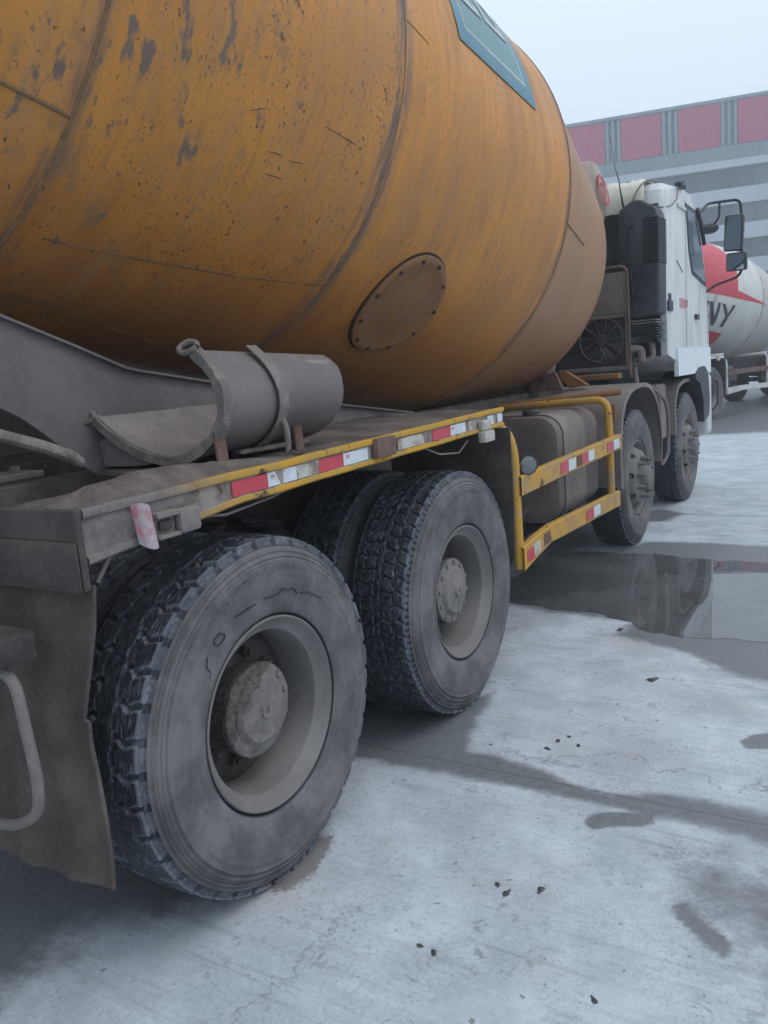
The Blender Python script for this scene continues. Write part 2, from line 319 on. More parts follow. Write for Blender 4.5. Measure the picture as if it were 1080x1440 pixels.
def arc(pts, rad=.1, n=6):
    """round the inner corners of a polyline"""
    pts = [Vector(p) for p in pts]; out = [pts[0]]
    for a, b, c in zip(pts, pts[1:], pts[2:]):
        d = min(rad, (a-b).length*.49, (c-b).length*.49); p0 = b+(a-b).normalized()*d; p1 = b+(c-b).normalized()*d
        out += [(1-t)**2*p0+2*t*(1-t)*b+t*t*p1 for t in [k/n for k in range(n+1)]]
    return out+[pts[-1]]
def lathe(bm, prof, n=64, M_=None, close=False):
    """prof: (x along axle, radius); axis X"""
    rings = []
    for x, rr in prof:
        if rr < 1e-5: rings.append([bm.verts.new((x, 0, 0))])
        else: rings.append([bm.verts.new((x, rr*math.cos(2*math.pi*k/n), rr*math.sin(2*math.pi*k/n))) for k in range(n)])
    vs = [v for q in rings for v in q]
    for a, b in zip(rings, rings[1:]):
        for k in range(n):
            k2 = (k+1) % n
            if len(a) == 1: bm.faces.new((a[0], b[k2], b[k]))
            elif len(b) == 1: bm.faces.new((a[k], a[k2], b[0]))
            else: bm.faces.new((a[k], a[k2], b[k2], b[k]))
    if M_ is not None: bmesh.ops.transform(bm, matrix=M_, verts=vs)
    return bm
def prism(bm, poly, axis, lo, hi):
    """polygon in the two other axes, extruded along axis from lo to hi"""
    def p(q, v): return {'x': (v, q[0], q[1]), 'y': (q[0], v, q[1]), 'z': (q[0], q[1], v)}[axis]
    a = [bm.verts.new(p(q, lo)) for q in poly]; b = [bm.verts.new(p(q, hi)) for q in poly]
    bm.faces.new(a); bm.faces.new(b[::-1])
    for i in range(len(poly)): bm.faces.new((a[i], a[(i+1) % len(poly)], b[(i+1) % len(poly)], b[i]))
    return bm
def sheet(bm, rows, thick):
    """grid of points thickened into a closed shell"""
    V = [[bm.verts.new(p) for p in q] for q in rows]; fs = []
    for a, b in zip(V, V[1:]):
        for k in range(len(a)-1): fs.append(bm.faces.new((a[k], a[k+1], b[k+1], b[k])))
    bmesh.ops.recalc_face_normals(bm, faces=fs)
    bmesh.ops.solidify(bm, geom=fs, thickness=thick)
    return bm
def jitter(bm, amt, cell=.05):
    from mathutils import noise
    for v in bm.verts: v.co += Vector(noise.noise_vector(v.co/cell))*amt
def copy_tree(o, parent=None):
    c = o.copy(); C.objects.link(c); c.parent = parent
    for ch in list(o.children): copy_tree(ch, c)
    return c
def text_mesh(name, body, size, mat, parent, M_, shear=0., extrude=.001):
    cu = bpy.data.curves.new(name, 'FONT'); cu.body = body; cu.size = size; cu.extrude = extrude; cu.shear = shear; cu.align_x = 'CENTER'; cu.align_y = 'CENTER'
    t = bpy.data.objects.new(name, cu); C.objects.link(t)
    dg = bpy.context.evaluated_depsgraph_get(); me = bpy.data.meshes.new_from_object(t.evaluated_get(dg))
    bpy.data.objects.remove(t); me.transform(M_); me.materials.clear(); me.materials.append(MAT[mat])
    return link(bpy.data.objects.new(name, me), parent)

# ------------------------------------------------------------------ ground: one sheet, fine near the truck
def poly_sd(P, poly):
    poly = np.array(poly); d = np.full(len(P), 1e9); ins = np.zeros(len(P), bool)
    for i in range(len(poly)):
        a, b = poly[i], poly[(i+1) % len(poly)]; ab = b-a
        t = np.clip(((P-a)@ab)/(ab@ab+1e-12), 0, 1); d = np.minimum(d, np.hypot(*(P-a-t[:, None]*ab).T))
        c = ((a[1] > P[:, 1]) != (b[1] > P[:, 1])) & (P[:, 0] < (b[0]-a[0])*(P[:, 1]-a[1])/(b[1]-a[1]+1e-12)+a[0]); ins ^= c
    return np.where(ins, -d, d)
PUDDLE = [(-1.6, 3.75), (-1.03, 3.926), (-.635, 4.129), (-.171, 4.227), (.107, 4.24), (.379, 4.16), (.607, 4.12), (1.001, 4.15), (1.5, 4.2), (2.1, 3.9), (2.3, 3.2), (1.9, 2.7), (1.5, 2.6), (1.143, 2.595), (.961, 2.57), (.846, 2.556), (.609, 2.551), (.458, 2.58), (.397, 2.688), (.162, 2.768), (-.157, 2.791), (-.461, 2.892), (-.7, 2.99), (-1.2, 3.1), (-1.7, 3.3)]
DAMP = [(-1.9, 4.2), (-1.238, 4.256), (-.734, 4.33), (-.185, 4.30), (.009, 4.70), (.471, 4.74), (.972, 4.693), (2.0, 4.7), (2.8, 4), (2.6, 2.2), (1.7, 2.0), (1.264, 2.056), (1.149, 2.05), (1.026, 2.079), (.92, 2.165), (.726, 2.325), (.362, 2.46), (.391, 2.713), (.17, 2.742), (-.143, 2.75), (-.443, 2.849), (-.631, 2.894), (-1.9, 3.0)]
BAND = [(-1.6, 1.0), (-.6, 1.2), (-.284, 1.166), (-.062, 1.374), (.03, 1.5), (.107, 1.088), (.169, .935), (.305, .926), (.49, .898), (.623, .84), (.783, .822), (.951, .90), (1.267, .902), (2.2, .95), (2.2, .72), (1.365, .72), (1.117, .756), (.893, .757), (.649, .757), (.378, .757), (.096, .735), (-.162, .724), (-.6, .68), (-1.6, .6)]
STAIN1 = [(-.10, -.12), (-.06, .15), (-.01, .24), (.04, .17), (.075, .02), (.045, -.10)]
FOOT = [[(.738, .642), (.764, .70), (.849, .741), (.927, .756), (.946, .704), (.914, .668), (.831, .632), (.784, .593), (.75, .61)],
        [(1.083, .33), (1.117, .352), (1.174, .291), (1.232, .257), (1.259, .212), (1.242, .168), (1.209, .188), (1.148, .233), (1.104, .274)],
        [(1.116, 1.403), (1.146, 1.467), (1.216, 1.521), (1.261, 1.441), (1.219, 1.374), (1.148, 1.346)]]
RDAMP = [(.95, .62), (1.12, .68), (1.324, .70), (2.2, .7), (2.2, -.3), (1.45, .0), (1.30, .12), (1.16, .2), (1.06, .28), (.98, .40)]
MID3 = [(-.508, 5.732), (-.204, 6.124), (.066, 5.906), (-.014, 5.532), (-.3, 5.428)]
FARWET = [(-4, 11.2), (-1.2, 12.6), (0, 12.9), (3, 13.4), (6, 15), (6, 30), (-8, 30), (-8, 14)]
def build_ground():
    dx = .02
    xs = np.concatenate([[-180, -110, -60, -30, -15, -8, -5.5], np.arange(-4.2, 2.6, dx), [3.5, 5, 8, 15, 30, 60, 110, 180]])
    ys = np.concatenate([[-180, -110, -60, -30, -15, -7, -4], np.arange(-1.8, 7.2, dx), np.arange(7.3, 24, .25), [26, 30, 40, 55, 80, 120, 180]])
    X, Y = np.meshgrid(xs, ys); P = np.stack([X.ravel(), Y.ravel()], 1)
    wet_shade = np.zeros(len(P))
    def add(poly, amp, soft):
        nonlocal wet_shade
        wet_shade = np.maximum(wet_shade, amp*np.clip(.5-poly_sd(P, poly)/soft, 0, 1))
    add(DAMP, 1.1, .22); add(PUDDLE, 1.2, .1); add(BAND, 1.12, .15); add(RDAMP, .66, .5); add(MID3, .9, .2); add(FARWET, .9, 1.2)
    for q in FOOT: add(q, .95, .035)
    add([(-3, -1), (-.35, -.9), (-.34, 1.2), (-.45, 3), (-.4, 8), (-3, 8)], .88, .45)  # shade under the truck painted into the mask along with damp
    add([(-3, -1.2), (-.75, -.85), (-.42, -.52), (-.2, -.36), (-.10, -.22), (-.06, .2), (-3, .6)], .82, .30)  # darker ground round the rear wheel: painted shade together with damp
    # damp line along the slab joints
    for yj in (.83, 5.86, 10.9): wet_shade = np.maximum(wet_shade, .85*np.clip(1-np.abs(P[:, 1]-yj)/.02, 0, 1)*(P[:, 0] > -3))
    stain = np.clip(.5-poly_sd(P, STAIN1)/.12, 0, 1)
    Z = .004*np.sin(X*1.3+.4)*np.cos(Y*.9)*0
    n, m = len(ys), len(xs)
    idx = np.arange(n*m).reshape(n, m)
    F = np.stack([idx[:-1, :-1], idx[:-1, 1:], idx[1:, 1:], idx[1:, :-1]], -1).reshape(-1, 4)
    me = bpy.data.meshes.new('ground'); me.from_pydata(np.c_[P, Z.ravel()].tolist(), [], F.tolist())
    for nm, v in (('wet_shade', wet_shade), ('stain', stain)):
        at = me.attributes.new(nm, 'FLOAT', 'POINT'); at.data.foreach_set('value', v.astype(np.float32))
    me.materials.append(MAT['ground'])
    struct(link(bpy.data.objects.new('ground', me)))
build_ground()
def build_puddle():
    from mathutils import noise
    pts = []
    for a, b in zip(PUDDLE, PUDDLE[1:]+PUDDLE[:1]):
        a, b = Vector((*a, 0)), Vector((*b, 0)); k = max(1, int((b-a).length/.02))
        for i in range(k):
            p = a.lerp(b, i/k); q = noise.noise_vector(p*4)*.05+noise.noise_vector(p*13)*.03+noise.noise_vector(p*40)*.012; pts.append((p.x+q.x, p.y+q.y, .0015+max(0, p.y+q.y-2.5)*.0115))
    bm = BM(); fa = bm.faces.new([bm.verts.new(p) for p in pts]); bm.normal_update(); bmesh.ops.triangulate(bm, faces=[fa])
    ring = [e for e in bm.edges if e.is_boundary]; ex = bmesh.ops.extrude_edge_only(bm, edges=ring)
    for v in [g for g in ex['geom'] if isinstance(g, bmesh.types.BMVert)]: v.co.z = -.01
    struct(obj('puddle', bm, 'water', None, 0))
build_puddle()

# ------------------------------------------------------------------ wheels
AX = [0.0, 1.344, 4.6585, 6.6528]      # axle positions along the truck
ZC = .535; XC = -1.2145                # axle height, centre line
def tyre_mesh(kind):
    n = {'a': 912, 'b': 960, 'c': 720}[kind]; pitches = {'a': 38, 'b': 60, 'c': 60}[kind]
    half = .118; nt = 56
    us = np.linspace(1, -1, nt)
    side = [(-.010, .294), (.004, .299), (.010, .307), (.018, .335), (.025, .37), (.029, .405), (.029, .435), (.026, .452), (.0275, .456), (.024, .460), (.020, .470), (.0215, .474), (.017, .478), (.012, .487), (.0135, .491), (.009, .495), (.002, .503), (.0032, .507), (-.002, .510), (-.006, .518), (-.008, .526)]
    tread = [(-.125+half*uu, .539-.007*abs(uu)**3) for uu in us]
    other = [(-.25-x, q) for x, q in side][::-1]
    prof = side+tread+other; ns = len(side)
    th = np.arange(n)/n*2*np.pi
    tri = lambda t: 2*np.abs(2*(t-np.floor(t+.5)))-1
    pos = np.zeros((len(prof), n, 3)); dust = np.zeros((len(prof), n))
    for j, (x, q) in enumerate(prof):
        q_ = np.full(n, q); d = np.full(n, .80)
        if ns <= j < ns+nt:
            uu = us[j-ns]; ph = th*pitches/(2*np.pi); au = abs(uu); sft = lambda v, w, e: np.clip((w+e-v)/(2*e), 0, 1)   # 1 inside a groove, soft walls
            fr = lambda q: np.abs(((ph+q+(.5 if uu < 0 else 0)) % 1)-.5)
            if kind == 'a':
                zz = float(np.interp(au, [.30, .46, .64, .84, 1.], [.06, .14, -.10, .03, .04])); v = fr(zz)
                lat = sft(v, .10, .03)*(au > .30); lon = sft(np.abs(au-.30-.05*tri(ph)), .035, .02); lon2 = .35*sft(np.abs(au-.62), .012, .012)
                g = np.maximum(np.maximum(lat, lon), lon2); edge = sft(v, .155, .03)*(au > .28)
            elif kind == 'b':
                zz = .12*float(tri(np.array(uu*2.+.1))); v = fr(zz); lat = sft(v, .085, .03)*(au > .12)
                lon = np.maximum(sft(np.abs(au-.12-.04*tri(ph)), .03, .02), sft(np.abs(au-.60-.05*tri(ph)), .03, .02)); g = np.maximum(lat, lon); edge = sft(v, .15, .03)
            else:
                v = np.abs((ph % 1)-.5); lat = sft(v, .12, .03)*(au > .72); lon = sft(np.abs(au-.36-.02*tri(ph)), .05, .02); g = np.maximum(lat, lon); edge = lat
            q_ = q_-.0125*g
            d = .18+.08*g+(.60 if kind == 'a' else .22)*np.clip(edge-g, 0, 1)*(au > .28)
            if au > .955: d = d+.60*(1-g)
        elif q > .509:
            ph = th*pitches/(2*np.pi); g = np.abs(((ph*(1 if kind != 'b' else 2)) % 1)-.5) < .13; q_ = q_-np.where(g, .004, 0); d = np.where(g, .2, .45)
        elif q < .3015: d = np.full(n, -.5)
        elif q > .455: d = np.full(n, .50 if j % 2 else .86)
        pos[j] = np.stack([np.full(n, x), q_*np.cos(th), q_*np.sin(th)], 1); dust[j] = d
    # flattened, slightly bulged contact patch
    z = pos[..., 2]; low = z < -ZC+.0015; pos[..., 2] = np.where(low, -ZC+.0015, z)
    near = np.clip((-z-.40)/.13, 0, 1)*np.clip(1-np.abs(pos[..., 1])/.22, 0, 1); cx = pos[..., 0]+.125
    pos[..., 0] += np.sign(cx)*near*.012
    k = len(prof); idx = np.arange(k*n).reshape(k, n); nx = np.roll(idx, -1, 1)
    F = np.stack([idx[:-1], nx[:-1], nx[1:], idx[1:]], -1).reshape(-1, 4)
    me = bpy.data.meshes.new('tyre'); me.from_pydata(pos.reshape(-1, 3).tolist(), [], F.tolist())
    at = me.attributes.new('dust', 'FLOAT', 'POINT'); at.data.foreach_set('value', dust.ravel().astype(np.float32))
    me.polygons.foreach_set('use_smooth', [True]*len(me.polygons)); me.set_sharp_from_angle(angle=R(40))
    me.materials.append(MAT['tyre']); return me
TYRE = {k: tyre_mesh(k) for k in 'abc'}
def mesh_of(bm, mat, smooth=35):
    o = obj('tmp', bm, mat, None, smooth); me = o.data; bpy.data.objects.remove(o); return me
def rear_rim():
    bm = BM(); lathe(bm, [(-.012, .296), (.006, .2945), (.009, .290), (.005, .286), (-.010, .276), (-.022, .262), (-.030, .250), (-.045, .246), (-.175, .242), (-.18, .236)], 96)
    return mesh_of(bm, 'rim')
def rear_disc():
    bm = BM(); lathe(bm, [(-.168, .2425), (-.160, .225), (-.150, .205), (-.148, .12)], 64)
    for k in range(10):
        a = 2*math.pi*k/10; lathe(bm, [(-.149, .017), (-.128, .017), (-.126, .011), (-.112, .010), (-.112, 0)], 6, Matrix.Translation((0, .168*math.cos(a), .168*math.sin(a))))
    return mesh_of(bm, 'disc_dark')
def rear_hub(mud):
    bm = BM(); lathe(bm, [(-.16, .130), (-.085, .137), (-.080, .145), (-.062, .145), (-.058, .140), (-.055, .112), (-.046, .104), (-.038, .096), (-.036, .03), (-.033, .026), (-.026, .024), (-.025, .012), (-.031, .010), (-.031, 0)], 48)
    for k in range(2 if mud else 12):
        a = 2*math.pi*(k+.3)/12; lathe(bm, [(-.06, .0105), (-.050, .0105), (-.048, .008), (-.048, 0)], 6, Matrix.Translation((0, .127*math.cos(a), .127*math.sin(a))))
    jitter(bm, .004 if mud else .0014, .045 if mud else .03)
    return mesh_of(bm, 'hub_mud' if mud else 'hub')
def front_rim():
    bm = BM(); lathe(bm, [(-.012, .297), (.004, .295), (.007, .288), (.002, .281), (-.014, .274), (-.035, .262), (-.06, .256), (-.08, .252)], 80)
    lathe(bm, [(-.085, .252), (-.035, .243), (.016, .212), (.030, .198), (.034, .18), (.034, .10), (.020, .09), (.010, .10), (.006, .19), (-.055, .235), (-.105, .245), (-.085, .252)], 80)
    o = obj('tmp', bm, 'rim'); cut = BM()
    for k in range(8):
        a = 2*math.pi*(k+.5)/8; lathe(cut, [(-.2, 0), (-.2, .024), (.2, .024), (.2, 0)], 16, Matrix.Translation((0, .226*math.cos(a), .226*math.sin(a))))
    co = obj('cut', cut, 'rim'); md = o.modifiers.new('b', 'BOOLEAN'); md.object = co; md.operation = 'DIFFERENCE'; md.solver = 'EXACT'
    dg = bpy.context.evaluated_depsgraph_get(); me = bpy.data.meshes.new_from_object(o.evaluated_get(dg)); me.name = 'rim'
    bpy.data.objects.remove(o); bpy.data.objects.remove(co); return me
def front_hub():
    bm = BM(); lathe(bm, [(-.1, .12), (.035, .12), (.040, .098), (.075, .092), (.095, .082), (.105, .06), (.108, .0)], 40)
    lathe(bm, [(-.12, .20), (-.12, .0)], 40)
    for k in range(10):
        a = 2*math.pi*k/10; T = Matrix.Translation((0, .152*math.cos(a), .152*math.sin(a)))
        lathe(bm, [(.030, .026), (.040, .026), (.042, .019), (.068, .018), (.071, .015), (.071, .011), (.094, .011), (.096, .008), (.096, 0)], 12, T)
    return mesh_of(bm, 'rim')
WM = {'rr': rear_rim(), 'rd': rear_disc(), 'r1h': rear_hub(True), 'r2h': rear_hub(False), 'fr': front_rim(), 'fh': front_hub()}
def wheel(truck, kind, x, y, spin, left=False, hub=True, label=None):
    w = bpy.data.objects.new('wheel', None); w.empty_display_size = .1; link(w, truck); w.location = (x, y, ZC)
    if left: w.rotation_euler = (0, 0, math.pi)
    t = link(bpy.data.objects.new('tyre', TYRE[{'r1': 'a', 'r2': 'b', 'f': 'c'}[kind]]), w)
    k = 'f' if kind == 'f' else 'r'
    ro = link(bpy.data.objects.new('rim', WM[k+'r']), w); ro.rotation_euler = (spin, 0, 0)
    if k == 'r': link(bpy.data.objects.new('wheel_disc', WM['rd']), w)
    if hub: h = link(bpy.data.objects.new('hub', WM[(kind if k == 'r' else 'f')+'h']), w); h.rotation_euler = (0 if kind == 'r1' else spin, 0, 0)
    if label: w['label'] = label
    return w

# ------------------------------------------------------------------ drum surface
T_ = .1541; Z0 = 2.9388
PROF = [(-2.1, .60), (-1.9, .64), (-.103, 1.176), (1.229, 1.1815), (2.99, 1.2506), (4.466, 1.0346), (4.56, .97), (4.62, .80), (4.66, .5), (4.67, .0)]
PS, PR = [p[0] for p in PROF], [p[1] for p in PROF]
def dr(s): return float(np.interp(s, PS, PR))
def dpt(s, deg, off=0.):
    rr = dr(s)+off; a = R(deg); return (rr*math.cos(a), s, rr*math.sin(a))
def drum_patch(name, quad, mat, drum, off=.003, ns=16, na=10):
    (s0, s1), (a0, a1) = quad; bm = BM()
    sheet(bm, [[dpt(s0+(s1-s0)*i/ns, a0+(a1-a0)*j/na, off) for i in range(ns+1)] for j in range(na+1)], -.002)
    return obj(name, bm, mat, drum)
def drum_poly(name, poly, mat, drum, off):
    """polygon in (s, degrees) laid on the drum skin"""
    bm = BM(); fa = bm.faces.new([bm.verts.new((q[0], q[1]/60, 0)) for q in poly]); bm.normal_update(); bmesh.ops.triangulate(bm, faces=[fa])
    for _ in range(8):
        bmesh.ops.subdivide_edges(bm, edges=[e for e in bm.edges if e.calc_length() > .06], cuts=1, use_grid_fill=False); bmesh.ops.triangulate(bm, faces=bm.faces)
    for v in bm.verts: v.co = Vector(dpt(v.co.x, v.co.y*60, off))
    return obj(name, bm, mat, drum)
def weld(name, pts, rad, mat, drum):
    bm = BM(); P = []
    for (s0, a0), (s1, a1) in zip(pts, pts[1:]):
        k = max(2, int(max(abs(s1-s0)/.03, abs(a1-a0)/3))); P += [dpt(s0+(s1-s0)*i/k, a0+(a1-a0)*i/k, rad*.25) for i in range(k)]
    P.append(dpt(*pts[-1], rad*.25)); tube(bm, P, rad, 6); return obj(name, bm, mat, drum)
def make_drum(truck, mat):
    bm = BM(); prof = []
    for (s0, r0), (s1, r1) in zip(PROF, PROF[1:]):
        k = max(1, int((s1-s0)/.15)); prof += [(s0+(s1-s0)*i/k, r0+(r1-r0)*i/k) for i in range(k)]
    prof.append(PROF[-1])
    lathe(bm, prof, 144); bmesh.ops.rotate(bm, matrix=Matrix.Rotation(R(90), 3, 'Z'), verts=bm.verts)   # axis X -> Y
    d = obj('drum', bm, mat, truck, 30); d.location = (XC, 0, Z0); d.rotation_euler = (-T_, 0, 0)
    return d

# ------------------------------------------------------------------ truck
def make_truck():
    t = empty('mixer_truck')
    tag(t, 'concrete mixer truck with rusty yellow drum and dusty wheels, nearest the camera', 'mixer truck')
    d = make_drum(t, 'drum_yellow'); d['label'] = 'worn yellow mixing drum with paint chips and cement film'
    for s0, rad in ((-.103, .006), (1.229, .004), (2.99, .006)):
        bm = BM(); lathe(bm, [(rad*math.cos(q), dr(s0)+rad*.8*math.sin(q)) for q in [R(k) for k in range(-20, 220, 30)]], 120); bmesh.ops.rotate(bm, matrix=Matrix.Rotation(R(90), 3, 'Z'), verts=bm.verts)
        obj('weld_seam', bm, 'weld', d, 60, (0, s0, 0))
    for pts, rad in (([(-1.8, -37.8), (-.109, -37.7)], .006), ([(-.006, -55.4), (.347, -54), (.75, -51.7), (1.229, -47.6)], .0024), ([(-.1, -66), (.002, -67.6), (.5, -72), (.85, -75.3)], .0024), ([(2.97, -10.2), (3.56, -9.6)], .004)):
        weld('weld_seam', pts, rad, 'weld' if pts[0][0] < -1 else 'scratch', d)
    for pts in ([(.819, -22), (1.005, -21.9)], [(1.241, 4.6), (1.41, 3.7)], [(.591, -30), (.66, -29.5)], [(.70, -29.7), (.77, -29.1)], [(.62, -33.2), (.70, -32.8)], [(.46, -26), (.52, -24.5)]):
        weld('scratch', pts, .0015, 'scratch', d)
    # inspection hatch
    hs, ha, es, ea = 1.787, -46.2, .262, 13.3
    def ring(rho, off, n=64): return [dpt(hs+es*rho*math.cos(2*math.pi*k/n), ha+ea*rho*math.sin(2*math.pi*k/n), off) for k in range(n)]
    def disc(rings, mat, name):
        bm = BM(); V = [[bm.verts.new(p) for p in q] for q in rings]
        for a, b in zip(V, V[1:]):
            for k in range(len(a)): bm.faces.new((a[k], a[(k+1) % len(a)], b[(k+1) % len(a)], b[k]))
        bm.faces.new(V[-1]); return obj(name, bm, mat, d, 40)
    disc([ring(1.045, .001), ring(1.035, .005), ring(.97, .005)], 'dark_brown', 'hatch_gap_shade')  # dark ring painting the shade in the gap round the cover
    disc([ring(1.0, .002), ring(1.0, .016), ring(.985, .018), ring(.86, .018), ring(.83, .013), ring(.5, .016), ring(.2, .017)], MAT['drum_yellow_hatch'], 'hatch_cover')
    for k in range(11):
        a = 2*math.pi*(k+.35)/11; bm = BM(); lathe(bm, [(0, .0105), (.007, .0105), (.009, .008), (.009, 0)], 6)
        P = Vector(dpt(hs+es*.91*math.cos(a), ha+ea*.91*math.sin(a), .017)); nn = Vector((P.x, 0, P.z)).normalized()
        bmesh.ops.transform(bm, matrix=Matrix.Translation(P) @ nn.to_track_quat('X', 'Z').to_matrix().to_4x4(), verts=bm.verts); obj('hatch_bolt', bm, 'dark_brown', d)
    # painted sign panel on the drum
    A0, A1, S0, S1 = 11.2, 72, 1.70, 2.54; bs, ba = .085, 4.1
    for q in (((S0, S1), (A0, A0+ba)), ((S0, S0+bs), (A0+ba, A1)), ((S1-bs*1.1, S1), (A0+ba, A1))): drum_patch('sign_border', q, 'teal', d)
    i0, i1, j0 = S0+bs, S1-bs*1.1, A0+ba
    for q in (((i0, i1), (j0, j0+.7)), ((i0, i0+.014), (j0+.7, A1)), ((i1-.014, i1), (j0+.7, A1))): drum_patch('sign_line', q, 'pale_line', d, .0035)
    drum_patch('sign_field', ((i0+.014, i1-.014), (j0+.7, A1)), 'teal_inner', d, .003)
    for s0, s1, a0, a1 in ((i0+.06, i0+.30, 25, 28), (i0+.15, i0+.20, 28, 44), (i0+.06, i0+.30, 34, 36.5), (i0+.36, i0+.60, 26, 28.5), (i0+.36, i0+.41, 28.5, 44), (i0+.55, i0+.60, 28.5, 44), (i0+.36, i0+.60, 44, 47)):
        drum_patch('sign_stroke', ((s0, s1), (a0, a1)), 'pale_line', d, .006, 6, 5)

    # chassis rails, subframe, axles
    for sx, nm in ((1, 'frame_rail'), (-1, 'frame_rail')):
        x0, x1 = XC+sx*.36, XC+sx*.43
        bm = BM(); box(bm, (min(x0, x1), -1.9, .80), (max(x0, x1), 7.4, 1.09), .006); obj('frame_rail', bm, 'dark_steel', t)
        bm = BM(); box(bm, (min(x0, x1)-.01, -1.7, 1.095), (max(x0, x1)+.01, 4.95, 1.262), .006); obj('subframe_rail', bm, 'deck_top', t)
    for y in (-1.6, -.7, .67, 2.2, 3.5, 5.6, 7.2):
        bm = BM(); box(bm, (XC-.355, y-.05, .84), (XC+.355, y+.05, 1.05)); obj('cross_member', bm, 'dark_steel', t)
    for i, y in enumerate(AX):
        bm = BM(); tube(bm, [(-.25, y, ZC), (-.7, y, ZC), (-1.0, y, ZC), (-1.43, y, ZC), (-1.7, y, ZC), (-2.18, y, ZC)], [.08, .08, .2, .2, .08, .08] if i < 2 else .06, 16); obj('axle', bm, 'dark_steel', t)
        for sx in (1, -1):
            xx = XC+sx*(.48 if i < 2 else .42); bm = BM()
            for k in range(7 if i < 2 else 5):
                L = .62-.07*k; zz = ZC+.16+.03*(6-k) if i < 2 else ZC+.07+.02*k
                rows = [[(xx+w, y+L*q, zz+.10*q*q) for q in np.linspace(-1, 1, 9)] for w in (-.045, .045)]
                sheet(bm, rows, .022)
            obj('leaf_spring', bm, 'dark_steel', t)
    for sx in (1, -1):
        bm = BM(); tube(bm, [(XC+sx*.55, .45, .78), (XC+sx*.55, .9, .78)], .12, 20); obj('air_tank', bm, 'dark_steel', t)
    bm = BM(); tube(bm, [(XC, 1.344, .56), (XC, 4.9, .85)], .055, 14); obj('drive_shaft', bm, 'dark_steel', t)
    bm = BM(); box(bm, (XC-.35, 5.1, .75), (XC+.35, 6.9, 1.35), .06, 2); obj('engine_block', bm, 'dark_steel', t)

    # wheels (each axle: outer wheel right and left, inner of the dual pair behind)
    for i, (k, y) in enumerate(zip(('r1', 'r2', 'f', 'f'), AX)):
        lab = ['rearmost outer wheel with mud-caked hub', 'second outer rear wheel with block tread and bare bolted hub', None, None][i]
        xw = 0 if i < 2 else -.058
        w0 = wheel(t, k, xw, y, .4+i*.3, label=lab); wheel(t, k, 2*XC-xw, y, i, True)
        if i == 0:
            wh = w0
            for pl in ([(-.276, .276), (-.286, .25), (-.272, .232), (-.276, .216)], [(-.247, .316), (-.218, .326), (-.197, .313), (-.217, .296), (-.24, .293), (-.249, .312)], [(-.156, .351), (-.11, .356), (-.062, .362)], [(-.023, .366), (.019, .362), (.046, .361), (.066, .376), (.084, .357), (.113, .365), (.13, .337)], [(.15, .336), (.174, .332), (.209, .313), (.251, .288)]):
                bm = BM(); tube(bm, arc([(.0295, a, b) for a, b in pl], .012, 3), .0017, 5); jitter(bm, .003, .015); obj('scuff_mark', bm, 'deep_black', wh)
        if i < 2: wheel(t, k, xw-.345, y, .9, hub=False); wheel(t, k, 2*XC-xw+.345, y, .2, True, hub=False)

    # deck over the rear wheels (right side seen; left side mirrors it simply)
    zt = lambda y: 1.272+.0145*y
    ys = np.linspace(-.62, 1.835, 60); xs = [.018, -.005, -.03, -.06, -.085, -.12, -.16, -.22, -.30, -.42, -.55, -.74]
    bm = BM(); rows = []
    from mathutils import noise
    for y in ys:
        hump = float(np.interp(y, [-.62, -.52, -.35, 0, .25], [.010, .036, .054, .030, 0]))
        xin = float(np.interp(y, [-.10, .02], [-.26, -.74])); xe = [x if x > -.121 else -.12+(x+.12)*(xin+.12)/(-.62) for x in xs]
        rows.append([(x, y, zt(y)+.006+hump*float(np.interp(x, [-.30, -.16, -.085, -.06, .018], [0, .35, .95, 1, 0]))+(.006*noise.noise((x*9, y*9, 0))+.004*noise.noise((x*25, y*25, 4)) if x < 0 else 0)) for x in xe])
    sheet(bm, rows, .012); dk = obj('deck', bm, 'deck_top', t, 50)
    bm = BM(); N = 60
    yy = np.linspace(-.60, 1.83, N)
    prof = [(-.012, .0), (.012, .012), (.028, .012), (.031, .004), (.029, -.008), (.020, -.012), (.020, -.058), (.028, -.062), (.029, -.074), (.022, -.080), (-.012, -.080)]
    V = []
    for y in yy:
        drop = .035*max(0, (-.05-y)/.5)
        V.append([bm.verts.new((px+.004*noise.noise((y*5, pz*8, 3)), y, zt(y)+pz-(drop if pz < -.05 else 0)+.003*noise.noise((y*4, 9, 1)))) for px, pz in prof])
    for a, b in zip(V, V[1:]):
        for k in range(len(prof)): bm.faces.new((a[k], a[(k+1) % len(prof)], b[(k+1) % len(prof)], b[k]))
    bm.faces.new(V[0]); bm.faces.new(V[-1]); bm.verts.ensure_lookup_table()
    ed = obj('deck_edge', bm, 'deck_edge', t, 50)
    at = ed.data.attributes.new('lip', 'FLOAT', 'POINT'); at.data.foreach_set('value', np.tile([.6, .8, 1, 1, 1, .35, .35, .7, .75, .7, .5], N).astype(np.float32))
    for y0, y1, m, nm in ((-.10, .055, 'tape_red', 0), (.057, .195, 'tape_white', 1), (.197, .315, 'tape_worn', 0), (.317, .458, 'tape_red', 0), (.46, .615, 'tape_white', 1), (.82, 1.03, 'tape_worn', 0), (1.10, 1.262, 'tape_red', 0), (1.264, 1.41, 'tape_white', 1), (1.44, 1.50, 'tape_worn', 0), (1.645, 1.715, 'tape_white', 0), (1.76, 1.825, 'tape_white', 0)):
        bm = BM(); sl = .0145
        rows = [[(.0225+.002*math.sin(y*40), y, zt(y)+q) for y in np.linspace(y0, y1, 5)] for q in (-.0145, -.0565)]
        sheet(bm, rows, .0015); obj('reflective_tape', bm, m, ed)
